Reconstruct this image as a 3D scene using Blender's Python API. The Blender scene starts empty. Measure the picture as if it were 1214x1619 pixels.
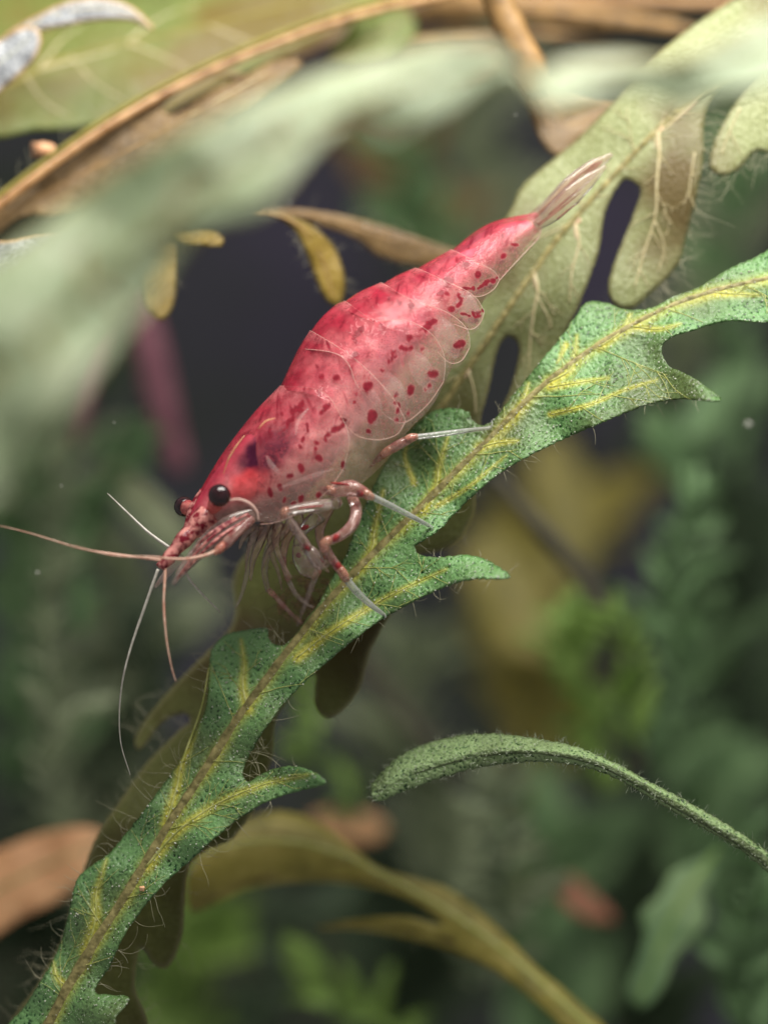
import bpy, math, random
import numpy as np
from mathutils import Vector
from mathutils.geometry import delaunay_2d_cdt

# 1 Blender unit = 1 cm of aquarium; x right, y away from the lens, z up
SC = bpy.context.scene
COL = SC.collection
SC.unit_settings.scale_length = 0.01
R = random.Random(7)
NR = np.random.default_rng(7)

# ------------------------------------------------------------------ camera
CAMD = 12.0
cam_d = bpy.data.cameras.new('camera')
cam = bpy.data.objects.new('camera', cam_d); COL.objects.link(cam)
cam.location = (0, -CAMD, 0); cam.rotation_euler = (math.radians(90), 0, 0)
cam_d.sensor_fit = 'HORIZONTAL'; cam_d.sensor_width = 36.0
cam_d.lens = 36.0 * CAMD / 3.035
cam_d.clip_start = 0.1; cam_d.clip_end = 500
cam_d.dof.use_dof = True
cam_d.dof.focus_distance = CAMD - 0.08
cam_d.dof.aperture_fstop = (cam_d.lens / 1000.0) / (2 * 0.245)
cam_d.dof.aperture_blades = 0
SC.camera = cam

# ------------------------------------------------------------------ light: aquarium lamp overhead, dim room round the tank
w = bpy.data.worlds.new('World'); SC.world = w; w.use_nodes = True
bg = w.node_tree.nodes['Background']
bg.inputs['Color'].default_value = (1.0, 0.98, 0.95, 1); bg.inputs['Strength'].default_value = 0.31

def area(name, loc, target, sx, sy, energy, col):
    l = bpy.data.lights.new(name, 'AREA'); l.shape = 'RECTANGLE'; l.size = sx; l.size_y = sy
    l.energy = energy; l.color = col
    o = bpy.data.objects.new(name, l); COL.objects.link(o); o.location = loc
    o.rotation_euler = (Vector(target) - Vector(loc)).to_track_quat('-Z', 'Y').to_euler()
    return o
area('aquarium_lamp', (1.3, -2.0, 5.4), (0.2, 0.9, 0), 5.5, 2.6, 900, (1.0, 0.97, 0.90))

SC.view_settings.view_transform = 'Standard'; SC.view_settings.look = 'None'
SC.view_settings.exposure = 0.12; SC.view_settings.gamma = 1.0
SC.view_settings.use_curve_mapping = False
SC.cycles.max_bounces = 6; SC.cycles.diffuse_bounces = 3; SC.cycles.transparent_max_bounces = 16
SC.cycles.use_denoising = True; SC.cycles.use_adaptive_sampling = True; SC.cycles.adaptive_threshold = .03

# ------------------------------------------------------------------ helpers
def at(px, py, Y):
    s = (CAMD + Y) / CAMD / 400.0
    return np.stack(np.broadcast_arrays((np.asarray(px, float) - 607) * s, np.asarray(Y, float) * 1.0,
                    (809.5 - np.asarray(py, float)) * s), -1)

def lin(r, g, b):
    f = lambda c: c / 12.92 if c <= .04045 else ((c + .055) / 1.055) ** 2.4
    return np.array([f(r / 255), f(g / 255), f(b / 255)])

def cr(pts, n=None, step=None, closed=False):
    """Catmull-Rom through pts, resampled evenly"""
    P = np.asarray(pts, float)
    if closed: Q = np.vstack([P[-1], P, P[0], P[1]])
    else: Q = np.vstack([2 * P[0] - P[1], P, 2 * P[-1] - P[-2]])
    out = []
    for i in range(1, len(Q) - 2):
        p0, p1, p2, p3 = Q[i - 1], Q[i], Q[i + 1], Q[i + 2]
        t = np.linspace(0, 1, 17)[:-1, None]
        out.append(.5 * (2 * p1 + (p2 - p0) * t + (2 * p0 - 5 * p1 + 4 * p2 - p3) * t ** 2 + (3 * p1 - p0 - 3 * p2 + p3) * t ** 3))
    out = np.vstack(out + [Q[-2][None]])
    d = np.r_[0, np.cumsum(np.linalg.norm(np.diff(out, axis=0), axis=1))]
    if step: n = max(3, int(d[-1] / step) + 1)
    u = np.linspace(0, d[-1], n)
    res = np.stack([np.interp(u, d, out[:, k]) for k in range(P.shape[1])], -1)
    return res[:-1] if closed else res

def link(o, parent=None):
    COL.objects.link(o)
    if parent is not None: o.parent = parent
    return o

def wloc(o):
    v = Vector((0, 0, 0))
    while o is not None:
        v += o.location; o = o.parent
    return v

def tag(o, label=None, cat=None, group=None, kind=None):
    if label: o['label'] = label
    if cat: o['category'] = cat
    if group: o['group'] = group
    if kind: o['kind'] = kind
    return o

def thing(name, label, cat, loc, group=None):
    o = bpy.data.objects.new(name, None); o.empty_display_size = .05
    COL.objects.link(o); o.location = Vector([float(c) for c in loc])
    return tag(o, label, cat, group)

def mesh_obj(name, V, F, mat, parent=None, smooth=True, attrs=None, colors=None, loc=None, kind=None):
    V = np.asarray(V, float)
    base = np.array(wloc(parent)) if parent is not None else np.zeros(3)
    me = bpy.data.meshes.new(name)
    off = base.copy()
    if loc is not None: off = np.asarray(loc, float)
    me.from_pydata((V - off).tolist(), [], [list(map(int, f)) for f in F])
    if smooth: me.polygons.foreach_set('use_smooth', [True] * len(me.polygons))
    for k, a in (attrs or {}).items():
        at_ = me.attributes.new(k, 'FLOAT', 'POINT'); at_.data.foreach_set('value', np.asarray(a, np.float32))
    if colors is not None:
        ca = me.attributes.new('pigment', 'FLOAT_COLOR', 'POINT')
        ca.data.foreach_set('color', np.asarray(colors, np.float32).ravel())
    me.materials.append(mat); me.update()
    o = bpy.data.objects.new(name, me); link(o, parent)
    if loc is not None: o.location = Vector((off - base).tolist())
    if kind: o['kind'] = kind
    return o

def tube(P, r, sides=6, flat=None):
    """tube round polyline P (n,3) with radius r (n) -> V,F ; flat=(dir, factor) squashes along a direction"""
    P = np.asarray(P, float); n = len(P); r = np.broadcast_to(np.asarray(r, float), (n,))
    T = np.gradient(P, axis=0); T /= np.linalg.norm(T, axis=1)[:, None] + 1e-12
    ref = np.array([0, -1.0, 0.02]); A = np.cross(T, ref)
    bad = np.linalg.norm(A, axis=1) < .05
    A[bad] = np.cross(T[bad], [1, 0, 0]); A /= np.linalg.norm(A, axis=1)[:, None]
    B = np.cross(A, T)
    th = np.arange(sides) / sides * 2 * np.pi
    fb = 1.0 if flat is None else flat
    V = P[:, None] + r[:, None, None] * (A[:, None] * np.cos(th)[None, :, None] + B[:, None] * np.sin(th)[None, :, None] * fb)
    V = V.reshape(-1, 3); F = []
    for i in range(n - 1):
        for k in range(sides):
            k2 = (k + 1) % sides
            F.append((i * sides + k, (i + 1) * sides + k, (i + 1) * sides + k2, i * sides + k2))
    F.append(tuple(range(sides))); F.append(tuple(range(n * sides - 1, (n - 1) * sides - 1, -1)))
    return V, F

def tubes(lst):
    VV, FF, o = [], [], 0
    for V, F in lst:
        VV.append(V); FF += [tuple(i + o for i in f) for f in F]; o += len(V)
    return np.vstack(VV), FF

_ico = None
def ico():
    global _ico
    if _ico is None:
        t = (1 + 5 ** .5) / 2
        V = np.array([(-1, t, 0), (1, t, 0), (-1, -t, 0), (1, -t, 0), (0, -1, t), (0, 1, t), (0, -1, -t), (0, 1, -t), (t, 0, -1), (t, 0, 1), (-t, 0, -1), (-t, 0, 1)], float)
        V /= np.linalg.norm(V[0])
        F = [(0, 11, 5), (0, 5, 1), (0, 1, 7), (0, 7, 10), (0, 10, 11), (1, 5, 9), (5, 11, 4), (11, 10, 2), (10, 7, 6), (7, 1, 8),
             (3, 9, 4), (3, 4, 2), (3, 2, 6), (3, 6, 8), (3, 8, 9), (4, 9, 5), (2, 4, 11), (6, 2, 10), (8, 6, 7), (9, 8, 1)]
        _ico = V, F
    return _ico

def uvsphere(c, r, n=24, m=16):
    V, F = [], []
    for i in range(m + 1):
        a = math.pi * i / m
        for k in range(n):
            b = 2 * math.pi * k / n
            V.append((math.sin(a) * math.cos(b), math.sin(a) * math.sin(b), math.cos(a)))
    for i in range(m):
        for k in range(n):
            F.append((i * n + k, (i + 1) * n + k, (i + 1) * n + (k + 1) % n, i * n + (k + 1) % n))
    return np.array(V) * np.asarray(r) + np.asarray(c), F

def inside(P, poly):
    x, y = P[:, 0], P[:, 1]; c = np.zeros(len(P), bool)
    a = poly; b = np.roll(poly, -1, 0)
    for (x1, y1), (x2, y2) in zip(a, b):
        if y1 == y2: continue
        m = ((y1 > y) != (y2 > y)) & (x < (x2 - x1) * (y - y1) / (y2 - y1) + x1)
        c ^= m
    return c

def polydist(P, line):
    """unsigned + signed distance from points to polyline, and position along it"""
    best = np.full(len(P), 1e9); sg = np.zeros(len(P)); tt = np.zeros(len(P)); acc = 0
    L = np.linalg.norm(np.diff(line, axis=0), axis=1); tot = L.sum()
    for i in range(len(line) - 1):
        a, b = line[i], line[i + 1]; ab = b - a
        t = np.clip(((P - a) @ ab) / (ab @ ab + 1e-9), 0, 1)
        q = a + t[:, None] * ab; d = np.linalg.norm(P - q, axis=1)
        m = d < best; best[m] = d[m]
        cr_ = ab[0] * (P[:, 1] - a[1]) - ab[1] * (P[:, 0] - a[0])
        sg[m] = np.sign(cr_[m]); tt[m] = (acc + t[m] * L[i]) / tot
        acc += L[i]
    return best, best * sg, tt

def snoise(x, y, seed, f):
    """cheap smooth noise"""
    r = np.random.default_rng(seed); s = 0
    for k in range(6):
        a = r.uniform(0, 2 * np.pi); ph = r.uniform(0, 6.28); ff = f * r.uniform(.6, 1.7)
        s = s + np.sin((x * np.cos(a) + y * np.sin(a)) * ff + ph)
    return s / 6

# ------------------------------------------------------------------ materials
def nodes(name):
    m = bpy.data.materials.new(name); m.use_nodes = True
    nt = m.node_tree; nt.nodes.clear()
    out = nt.nodes.new('ShaderNodeOutputMaterial')
    return m, nt, out

def N(nt, t, **kw):
    n = nt.nodes.new(t)
    for k, v in kw.items():
        if k.startswith('i_'): n.inputs[k[2:].replace('_', ' ')].default_value = v
        else: setattr(n, k, v)
    return n

def c4(c): return (float(c[0]), float(c[1]), float(c[2]), 1)

def ramp(nt, stops):
    r = N(nt, 'ShaderNodeValToRGB'); e = r.color_ramp.elements
    while len(e) < len(stops): e.new(.5)
    for el, (p, c) in zip(e, stops):
        el.position = p; el.color = c4(c) if len(c) == 3 else c
    return r

def leaf_mat(name, dark, mid, light, cell=55, big=3.0, transl=.35, rough=.42, bump=.5, tcol=None, cellmix=.75, edge=None, stain=None, spec=.5, age_shade=None):
    m, nt, out = nodes(name); L = nt.links.new
    tc = N(nt, 'ShaderNodeTexCoord')
    vo = N(nt, 'ShaderNodeTexVoronoi', i_Scale=cell, i_Randomness=1.0); L(tc.outputs['Object'], vo.inputs['Vector'])
    no = N(nt, 'ShaderNodeTexNoise', i_Scale=big, i_Detail=6.0, i_Roughness=.6); L(tc.outputs['Object'], no.inputs['Vector'])
    n2 = N(nt, 'ShaderNodeTexNoise', i_Scale=cell * .8, i_Detail=3.0); L(tc.outputs['Object'], n2.inputs['Vector'])
    r1 = ramp(nt, [(.05, dark), (.38, mid), (.8, light)])
    addv = N(nt, 'ShaderNodeMath', operation='MULTIPLY_ADD'); L(n2.outputs['Fac'], addv.inputs[0]); addv.inputs[1].default_value = .9; 
    sub = N(nt, 'ShaderNodeMath', operation='SUBTRACT'); L(vo.outputs['Distance'], sub.inputs[0]); sub.inputs[1].default_value = .42
    L(sub.outputs[0], addv.inputs[2]); L(addv.outputs[0], r1.inputs['Fac'])
    r2 = ramp(nt, [(.3, dark), (.5, mid), (.72, light)]); L(no.outputs['Fac'], r2.inputs['Fac'])
    mx = N(nt, 'ShaderNodeMix', data_type='RGBA'); mx.inputs[0].default_value = cellmix
    L(r2.outputs[0], mx.inputs[6]); L(r1.outputs[0], mx.inputs[7])
    col = mx.outputs[2]
    if stain is not None:
        n3 = N(nt, 'ShaderNodeTexNoise', i_Scale=1.6, i_Detail=4.0); L(tc.outputs['Object'], n3.inputs['Vector'])
        rr = ramp(nt, [(.46, (0, 0, 0)), (.66, (1, 1, 1))]); L(n3.outputs['Fac'], rr.inputs['Fac'])
        m3 = N(nt, 'ShaderNodeMix', data_type='RGBA'); L(rr.outputs[0], m3.inputs[0]); L(col, m3.inputs[6]); m3.inputs[7].default_value = c4(stain)
        col = m3.outputs[2]
    if age_shade is not None:      # older part of the blade, browner with algae, plus shade painted into the colour
        aa = N(nt, 'ShaderNodeAttribute', attribute_name='age_shade'); ad = N(nt, 'ShaderNodeMath', operation='MULTIPLY_ADD'); L(no.outputs['Fac'], ad.inputs[0]); ad.inputs[1].default_value = .5; L(aa.outputs['Fac'], ad.inputs[2])
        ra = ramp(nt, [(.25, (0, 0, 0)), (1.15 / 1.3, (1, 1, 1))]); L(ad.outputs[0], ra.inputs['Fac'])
        m5 = N(nt, 'ShaderNodeMix', data_type='RGBA', blend_type='MULTIPLY'); L(ra.outputs[0], m5.inputs[0]); L(col, m5.inputs[6]); m5.inputs[7].default_value = c4(age_shade); col = m5.outputs[2]
    if edge is not None:
        a = N(nt, 'ShaderNodeAttribute', attribute_name='edge')
        re = ramp(nt, [(.0, (1, 1, 1)), (.9, (0, 0, 0))]); L(a.outputs['Fac'], re.inputs['Fac'])
        m4 = N(nt, 'ShaderNodeMix', data_type='RGBA'); L(re.outputs[0], m4.inputs[0]); L(col, m4.inputs[6]); m4.inputs[7].default_value = c4(edge)
        col = m4.outputs[2]
    p = N(nt, 'ShaderNodeBsdfPrincipled', i_Roughness=rough); p.inputs['Specular IOR Level'].default_value = spec
    L(col, p.inputs['Base Color'])
    b = N(nt, 'ShaderNodeBump', i_Strength=bump, i_Distance=.012)
    L(addv.outputs[0], b.inputs['Height']); L(b.outputs[0], p.inputs['Normal'])
    t = N(nt, 'ShaderNodeBsdfTranslucent'); 
    if tcol is None: L(col, t.inputs['Color'])
    else:
        mt = N(nt, 'ShaderNodeMix', data_type='RGBA'); mt.inputs[0].default_value = .6; L(col, mt.inputs[6]); mt.inputs[7].default_value = c4(tcol); L(mt.outputs[2], t.inputs['Color'])
    ms = N(nt, 'ShaderNodeMixShader'); ms.inputs[0].default_value = transl
    L(p.outputs[0], ms.inputs[1]); L(t.outputs[0], ms.inputs[2]); L(ms.outputs[0], out.inputs['Surface'])
    return m

def plain_mat(name, c1, c2, scale=20, rough=.5, transl=0.0, alpha=1.0, bump=.2, sss=0.0, spec=.5, lo=.3, hi=.7, wall=0.0):
    m, nt, out = nodes(name); L = nt.links.new
    tc = N(nt, 'ShaderNodeTexCoord')
    no = N(nt, 'ShaderNodeTexNoise', i_Scale=scale, i_Detail=5.0); L(tc.outputs['Object'], no.inputs['Vector'])
    r = ramp(nt, [(lo, c1), (hi, c2)]); L(no.outputs['Fac'], r.inputs['Fac'])
    p = N(nt, 'ShaderNodeBsdfPrincipled', i_Roughness=rough); L(r.outputs[0], p.inputs['Base Color'])
    p.inputs['Specular IOR Level'].default_value = spec
    if sss: p.inputs['Subsurface Weight'].default_value = sss; p.inputs['Subsurface Scale'].default_value = .05
    b = N(nt, 'ShaderNodeBump', i_Strength=bump, i_Distance=.01); L(no.outputs['Fac'], b.inputs['Height']); L(b.outputs[0], p.inputs['Normal'])
    s = p.outputs[0]
    if transl:
        t = N(nt, 'ShaderNodeBsdfTranslucent'); L(r.outputs[0], t.inputs['Color'])
        ms = N(nt, 'ShaderNodeMixShader'); ms.inputs[0].default_value = transl; L(s, ms.inputs[1]); L(t.outputs[0], ms.inputs[2]); s = ms.outputs[0]
    if alpha < 1:
        t = N(nt, 'ShaderNodeBsdfTransparent'); ms = N(nt, 'ShaderNodeMixShader'); ms.inputs[0].default_value = alpha
        if wall:      # thin wall of chitin: more of it lies in the path where it is seen edge-on
            lw = N(nt, 'ShaderNodeLayerWeight', i_Blend=.5); pw = N(nt, 'ShaderNodeMath', operation='POWER'); L(lw.outputs['Facing'], pw.inputs[0]); pw.inputs[1].default_value = 2.2
            ml = N(nt, 'ShaderNodeMath', operation='MULTIPLY_ADD', use_clamp=True); L(pw.outputs[0], ml.inputs[0]); ml.inputs[1].default_value = wall; ml.inputs[2].default_value = alpha
            L(ml.outputs[0], ms.inputs[0])
        L(t.outputs[0], ms.inputs[1]); L(s, ms.inputs[2]); s = ms.outputs[0]
        if wall:
            fr = N(nt, 'ShaderNodeFresnel', i_IOR=1.4); gl = N(nt, 'ShaderNodeBsdfGlossy', i_Roughness=.08); L(b.outputs[0], gl.inputs['Normal'])
            ma2 = N(nt, 'ShaderNodeMixShader'); L(fr.outputs[0], ma2.inputs[0]); L(s, ma2.inputs[1]); L(gl.outputs[0], ma2.inputs[2]); s = ma2.outputs[0]
    L(s, out.inputs['Surface'])
    return m

def pigment_mat(name, alpha_from_attr, rough=.3, sss=.0, coat=.3, pepper=None, bumpy=.12, transl=0.0):
    """colour (and thickness of pigment, as alpha) read from the mesh's own pigment attribute"""
    m, nt, out = nodes(name); L = nt.links.new
    a = N(nt, 'ShaderNodeAttribute', attribute_name='pigment')
    tc = N(nt, 'ShaderNodeTexCoord')
    col = a.outputs['Color']; alp = a.outputs['Alpha']
    no = N(nt, 'ShaderNodeTexNoise', i_Scale=26.0, i_Detail=5.0, i_Roughness=.65); L(tc.outputs['Object'], no.inputs['Vector'])
    if pepper is not None:
        vo = N(nt, 'ShaderNodeTexVoronoi', i_Scale=95.0, i_Randomness=1.0); L(tc.outputs['Object'], vo.inputs['Vector'])
        add = N(nt, 'ShaderNodeMath', operation='MULTIPLY_ADD'); L(no.outputs['Fac'], add.inputs[0]); add.inputs[1].default_value = -.95; add.inputs[2].default_value = .80
        lt = N(nt, 'ShaderNodeMath', operation='LESS_THAN'); L(vo.outputs['Distance'], lt.inputs[0]); L(add.outputs[0], lt.inputs[1])
        ml = N(nt, 'ShaderNodeMath', operation='MULTIPLY'); L(lt.outputs[0], ml.inputs[0]); ml.inputs[1].default_value = .5
        mx = N(nt, 'ShaderNodeMix', data_type='RGBA'); L(ml.outputs[0], mx.inputs[0]); L(col, mx.inputs[6]); mx.inputs[7].default_value = c4(pepper)
        col = mx.outputs[2]
        ma = N(nt, 'ShaderNodeMath', operation='MAXIMUM'); L(alp, ma.inputs[0]); L(ml.outputs[0], ma.inputs[1]); alp = ma.outputs[0]
    # uneven density of pigment
    hv = N(nt, 'ShaderNodeHueSaturation', i_Saturation=.94); L(col, hv.inputs['Color'])
    mr = N(nt, 'ShaderNodeMapRange'); L(no.outputs['Fac'], mr.inputs[0]); mr.inputs[1].default_value = .3; mr.inputs[2].default_value = .7; mr.inputs[3].default_value = .72; mr.inputs[4].default_value = 1.3
    L(mr.outputs[0], hv.inputs['Value'])
    p = N(nt, 'ShaderNodeBsdfPrincipled', i_Roughness=rough); L(hv.outputs[0], p.inputs['Base Color'])
    p.inputs['Coat Weight'].default_value = coat; p.inputs['Coat Roughness'].default_value = .12
    p.inputs['IOR'].default_value = 1.36
    if sss:
        p.inputs['Subsurface Weight'].default_value = sss; p.inputs['Subsurface Radius'].default_value = (1.0, .45, .35); p.inputs['Subsurface Scale'].default_value = .07
    b = N(nt, 'ShaderNodeBump', i_Strength=bumpy, i_Distance=.01); L(no.outputs['Fac'], b.inputs['Height']); L(b.outputs[0], p.inputs['Normal'])
    s = p.outputs[0]
    if transl:
        t2 = N(nt, 'ShaderNodeBsdfTranslucent'); L(hv.outputs[0], t2.inputs['Color'])
        m2 = N(nt, 'ShaderNodeMixShader'); m2.inputs[0].default_value = transl; L(s, m2.inputs[1]); L(t2.outputs[0], m2.inputs[2]); s = m2.outputs[0]
    if alpha_from_attr:
        p.inputs['Specular IOR Level'].default_value = .05; p.inputs['Coat Weight'].default_value = 0
        t = N(nt, 'ShaderNodeBsdfTransparent'); ms = N(nt, 'ShaderNodeMixShader'); L(alp, ms.inputs[0])
        L(t.outputs[0], ms.inputs[1]); L(s, ms.inputs[2]); s = ms.outputs[0]
        if coat:
            fr = N(nt, 'ShaderNodeFresnel', i_IOR=1.42); gl = N(nt, 'ShaderNodeBsdfGlossy', i_Roughness=rough); gl.inputs['Color'].default_value = (1, .97, .95, 1)
            nb = N(nt, 'ShaderNodeTexNoise', i_Scale=42.0, i_Detail=4.0); L(tc.outputs['Object'], nb.inputs['Vector'])
            b2 = N(nt, 'ShaderNodeBump', i_Strength=.35, i_Distance=.008); L(nb.outputs['Fac'], b2.inputs['Height']); L(b2.outputs[0], gl.inputs['Normal']); L(b2.outputs[0], fr.inputs['Normal'])
            fm = N(nt, 'ShaderNodeMath', operation='MULTIPLY'); L(fr.outputs[0], fm.inputs[0]); fm.inputs[1].default_value = coat
            ma2 = N(nt, 'ShaderNodeMixShader'); L(fm.outputs[0], ma2.inputs[0]); L(s, ma2.inputs[1]); L(gl.outputs[0], ma2.inputs[2]); s = ma2.outputs[0]
    L(s, out.inputs['Surface'])
    return m

M = {}
def pitted_mat(name, dark, mid, light, vein, edge, film, cell, rough=.3, bump=.8, transl=.2, tcol=None):
    """leaf skin with small dark pits, pale ridges, yellow flush along the veins and a dull film in patches"""
    m, nt, out = nodes(name); L = nt.links.new
    tc = N(nt, 'ShaderNodeTexCoord')
    dn = N(nt, 'ShaderNodeTexNoise', i_Scale=cell * .5, i_Detail=2.0); L(tc.outputs['Object'], dn.inputs['Vector'])
    mv = N(nt, 'ShaderNodeMix', data_type='VECTOR'); mv.inputs[0].default_value = .03
    L(tc.outputs['Object'], mv.inputs[4]); L(dn.outputs['Color'], mv.inputs[5])
    vo = N(nt, 'ShaderNodeTexVoronoi', feature='SMOOTH_F1', i_Scale=cell, i_Smoothness=.35); L(mv.outputs[1], vo.inputs['Vector'])
    n1 = N(nt, 'ShaderNodeTexNoise', i_Scale=cell * 1.7, i_Detail=4.0, i_Roughness=.7); L(tc.outputs['Object'], n1.inputs['Vector'])
    n2 = N(nt, 'ShaderNodeTexNoise', i_Scale=7.0, i_Detail=4.0); L(tc.outputs['Object'], n2.inputs['Vector'])
    h = N(nt, 'ShaderNodeMath', operation='MULTIPLY_ADD'); L(n1.outputs['Fac'], h.inputs[0]); h.inputs[1].default_value = .7; L(vo.outputs['Distance'], h.inputs[2])
    h2 = N(nt, 'ShaderNodeMath', operation='MULTIPLY_ADD'); L(n2.outputs['Fac'], h2.inputs[0]); h2.inputs[1].default_value = .5; L(h.outputs[0], h2.inputs[2])
    r1 = ramp(nt, [(.64, dark), (.76, mid), (.98, light)]); L(h2.outputs[0], r1.inputs['Fac'])
    col = r1.outputs[0]
    n3 = N(nt, 'ShaderNodeTexNoise', i_Scale=2.3, i_Detail=5.0); L(tc.outputs['Object'], n3.inputs['Vector'])
    rr = ramp(nt, [(.46, (0, 0, 0)), (.66, (.75, .75, .75))]); L(n3.outputs['Fac'], rr.inputs['Fac'])
    for fac, c in ((rr.outputs[0], film), ('vein', vein), ('edge', edge)):
        mx = N(nt, 'ShaderNodeMix', data_type='RGBA')
        if isinstance(fac, str):
            a = N(nt, 'ShaderNodeAttribute', attribute_name=fac)
            re = ramp(nt, [(0, (.8, .8, .8)), (.4, (0, 0, 0))] if fac == 'edge' else [(0, (0, 0, 0)), (1, (1, 1, 1))]); L(a.outputs['Fac'], re.inputs['Fac']); fac = re.outputs[0]
        L(fac, mx.inputs[0]); L(col, mx.inputs[6]); mx.inputs[7].default_value = c4(c); col = mx.outputs[2]
    p = N(nt, 'ShaderNodeBsdfPrincipled'); L(col, p.inputs['Base Color'])
    rg = N(nt, 'ShaderNodeMapRange'); L(n1.outputs['Fac'], rg.inputs[0]); rg.inputs[1].default_value = .3; rg.inputs[2].default_value = .7; rg.inputs[3].default_value = rough - .12; rg.inputs[4].default_value = rough + .2
    L(rg.outputs[0], p.inputs['Roughness'])
    b = N(nt, 'ShaderNodeBump', i_Strength=bump, i_Distance=.012); L(h.outputs[0], b.inputs['Height']); L(b.outputs[0], p.inputs['Normal'])
    t = N(nt, 'ShaderNodeBsdfTranslucent'); mt = N(nt, 'ShaderNodeMix', data_type='RGBA'); mt.inputs[0].default_value = .5; L(col, mt.inputs[6]); mt.inputs[7].default_value = c4(tcol if tcol is not None else mid); L(mt.outputs[2], t.inputs['Color'])
    ms = N(nt, 'ShaderNodeMixShader'); ms.inputs[0].default_value = transl
    L(p.outputs[0], ms.inputs[1]); L(t.outputs[0], ms.inputs[2]); L(ms.outputs[0], out.inputs['Surface'])
    return m
M['green'] = pitted_mat('green_leaf', lin(4, 28, 8), lin(34, 84, 38), lin(108, 150, 92), lin(202, 192, 72), lin(60, 82, 38), lin(74, 78, 40), 56, rough=.16, bump=.55, tcol=lin(120, 160, 70))
M['olive'] = leaf_mat('olive_leaf', lin(104, 110, 62), lin(162, 170, 114), lin(206, 212, 166), cell=75, big=2.2, transl=.45, rough=.4, bump=.3, tcol=lin(165, 160, 80), edge=lin(126, 122, 84), cellmix=.6, stain=lin(120, 104, 66), age_shade=(.32, .32, .18))
M['pale'] = leaf_mat('pale_leaf', lin(112, 134, 92), lin(156, 172, 132), lin(196, 204, 176), cell=30, transl=.3, rough=.5, tcol=lin(170, 190, 120), edge=lin(150, 130, 80), cellmix=.3)
M['topgreen'] = leaf_mat('broad_leaf', lin(84, 92, 36), lin(120, 132, 62), lin(158, 174, 104), cell=40, big=1.6, transl=.4, rough=.5, bump=.2, tcol=lin(170, 180, 70), cellmix=.25, stain=lin(122, 104, 44))
M['brownleaf'] = leaf_mat('brown_leaf', lin(74, 58, 36), lin(124, 98, 62), lin(160, 132, 88), cell=40, big=4, transl=.35, rough=.5, bump=.3, cellmix=.35)
M['ochre'] = leaf_mat('ochre_leaf', lin(104, 84, 22), lin(150, 124, 44), lin(178, 152, 72), cell=60, transl=.4, rough=.5, bump=.4, edge=lin(96, 80, 30), cellmix=.5)
M['yellow'] = leaf_mat('yellow_leaf', lin(104, 100, 36), lin(154, 144, 62), lin(190, 174, 96), cell=30, big=5, transl=.4, rough=.5, bump=.2, cellmix=.25)
M['grey'] = leaf_mat('grey_blue_leaf', lin(110, 112, 120), lin(160, 164, 170), lin(205, 208, 210), cell=60, transl=.2, rough=.3, bump=.5, edge=lin(190, 150, 90))
M['fuzzy'] = pitted_mat('fuzzy_leaf', lin(12, 36, 12), lin(58, 96, 46), lin(146, 172, 116), lin(120, 120, 80), lin(74, 86, 50), lin(84, 92, 56), 60, rough=.25, bump=.9)
M['bggreen'] = leaf_mat('far_green', lin(66, 96, 62), lin(108, 142, 94), lin(152, 178, 128), cell=20, transl=.35, rough=.6, bump=.1, cellmix=.2)
M['bggreen2'] = leaf_mat('far_lime', lin(78, 108, 46), lin(128, 160, 76), lin(166, 190, 108), cell=20, transl=.35, rough=.6, bump=.1, cellmix=.2)
M['bggrey'] = leaf_mat('far_grey_green', lin(94, 108, 82), lin(138, 150, 116), lin(176, 182, 148), cell=20, transl=.35, rough=.6, bump=.1, cellmix=.2)
M['bgdark'] = leaf_mat('far_dark_green', lin(36, 48, 34), lin(62, 80, 56), lin(92, 110, 78), cell=20, transl=.3, rough=.6, bump=.1, cellmix=.2)
M['orange'] = leaf_mat('orange_leaf', lin(150, 104, 66), lin(196, 146, 102), lin(214, 174, 130), cell=20, transl=.35, rough=.6, bump=.1, cellmix=.2)
M['coral'] = leaf_mat('coral_leaf', lin(140, 82, 64), lin(184, 112, 90), lin(200, 160, 130), cell=20, transl=.35, rough=.6, bump=.1, cellmix=.2)
M['pinkstem'] = plain_mat('pink_stem', lin(120, 70, 86), lin(158, 104, 116), 8, .6, .2)
M['darkstem'] = plain_mat('dark_stem', lin(44, 40, 30), lin(70, 66, 48), 14, .6)
M['orangestem'] = plain_mat('orange_stem', lin(140, 98, 56), lin(208, 164, 114), 14, .3, .15)
M['brownstem'] = plain_mat('brown_stem', lin(104, 78, 44), lin(164, 128, 78), 12, .5, .1)
M['midrib'] = plain_mat('midrib', lin(98, 92, 48), lin(172, 160, 104), 34, .45, .25, bump=.9)
M['vein'] = plain_mat('yellow_vein', lin(170, 178, 80), lin(222, 222, 150), 40, .35, .4)
M['palevein'] = plain_mat('pale_vein', lin(190, 176, 130), lin(222, 210, 170), 30, .4, .3)
M['pinkvein'] = plain_mat('peach_vein', lin(206, 170, 134), lin(236, 208, 178), 30, .4, .4)
M['hair'] = plain_mat('algae_hair', lin(170, 165, 130), lin(210, 205, 180), 30, .4, .3, alpha=.5)
M['fuzz'] = plain_mat('leaf_fuzz', lin(134, 150, 116), lin(214, 220, 200), 30, .35, .3, alpha=.85)
M['grit'] = plain_mat('grit', lin(176, 180, 156), lin(236, 238, 226), 30, .15, .3)
M['speck'] = plain_mat('floating_speck', lin(180, 180, 170), lin(220, 220, 210), 30, .3, .3, alpha=.45)
M['sand'] = plain_mat('sand_grain', lin(190, 130, 90), lin(226, 180, 140), 30, .35)
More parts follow.
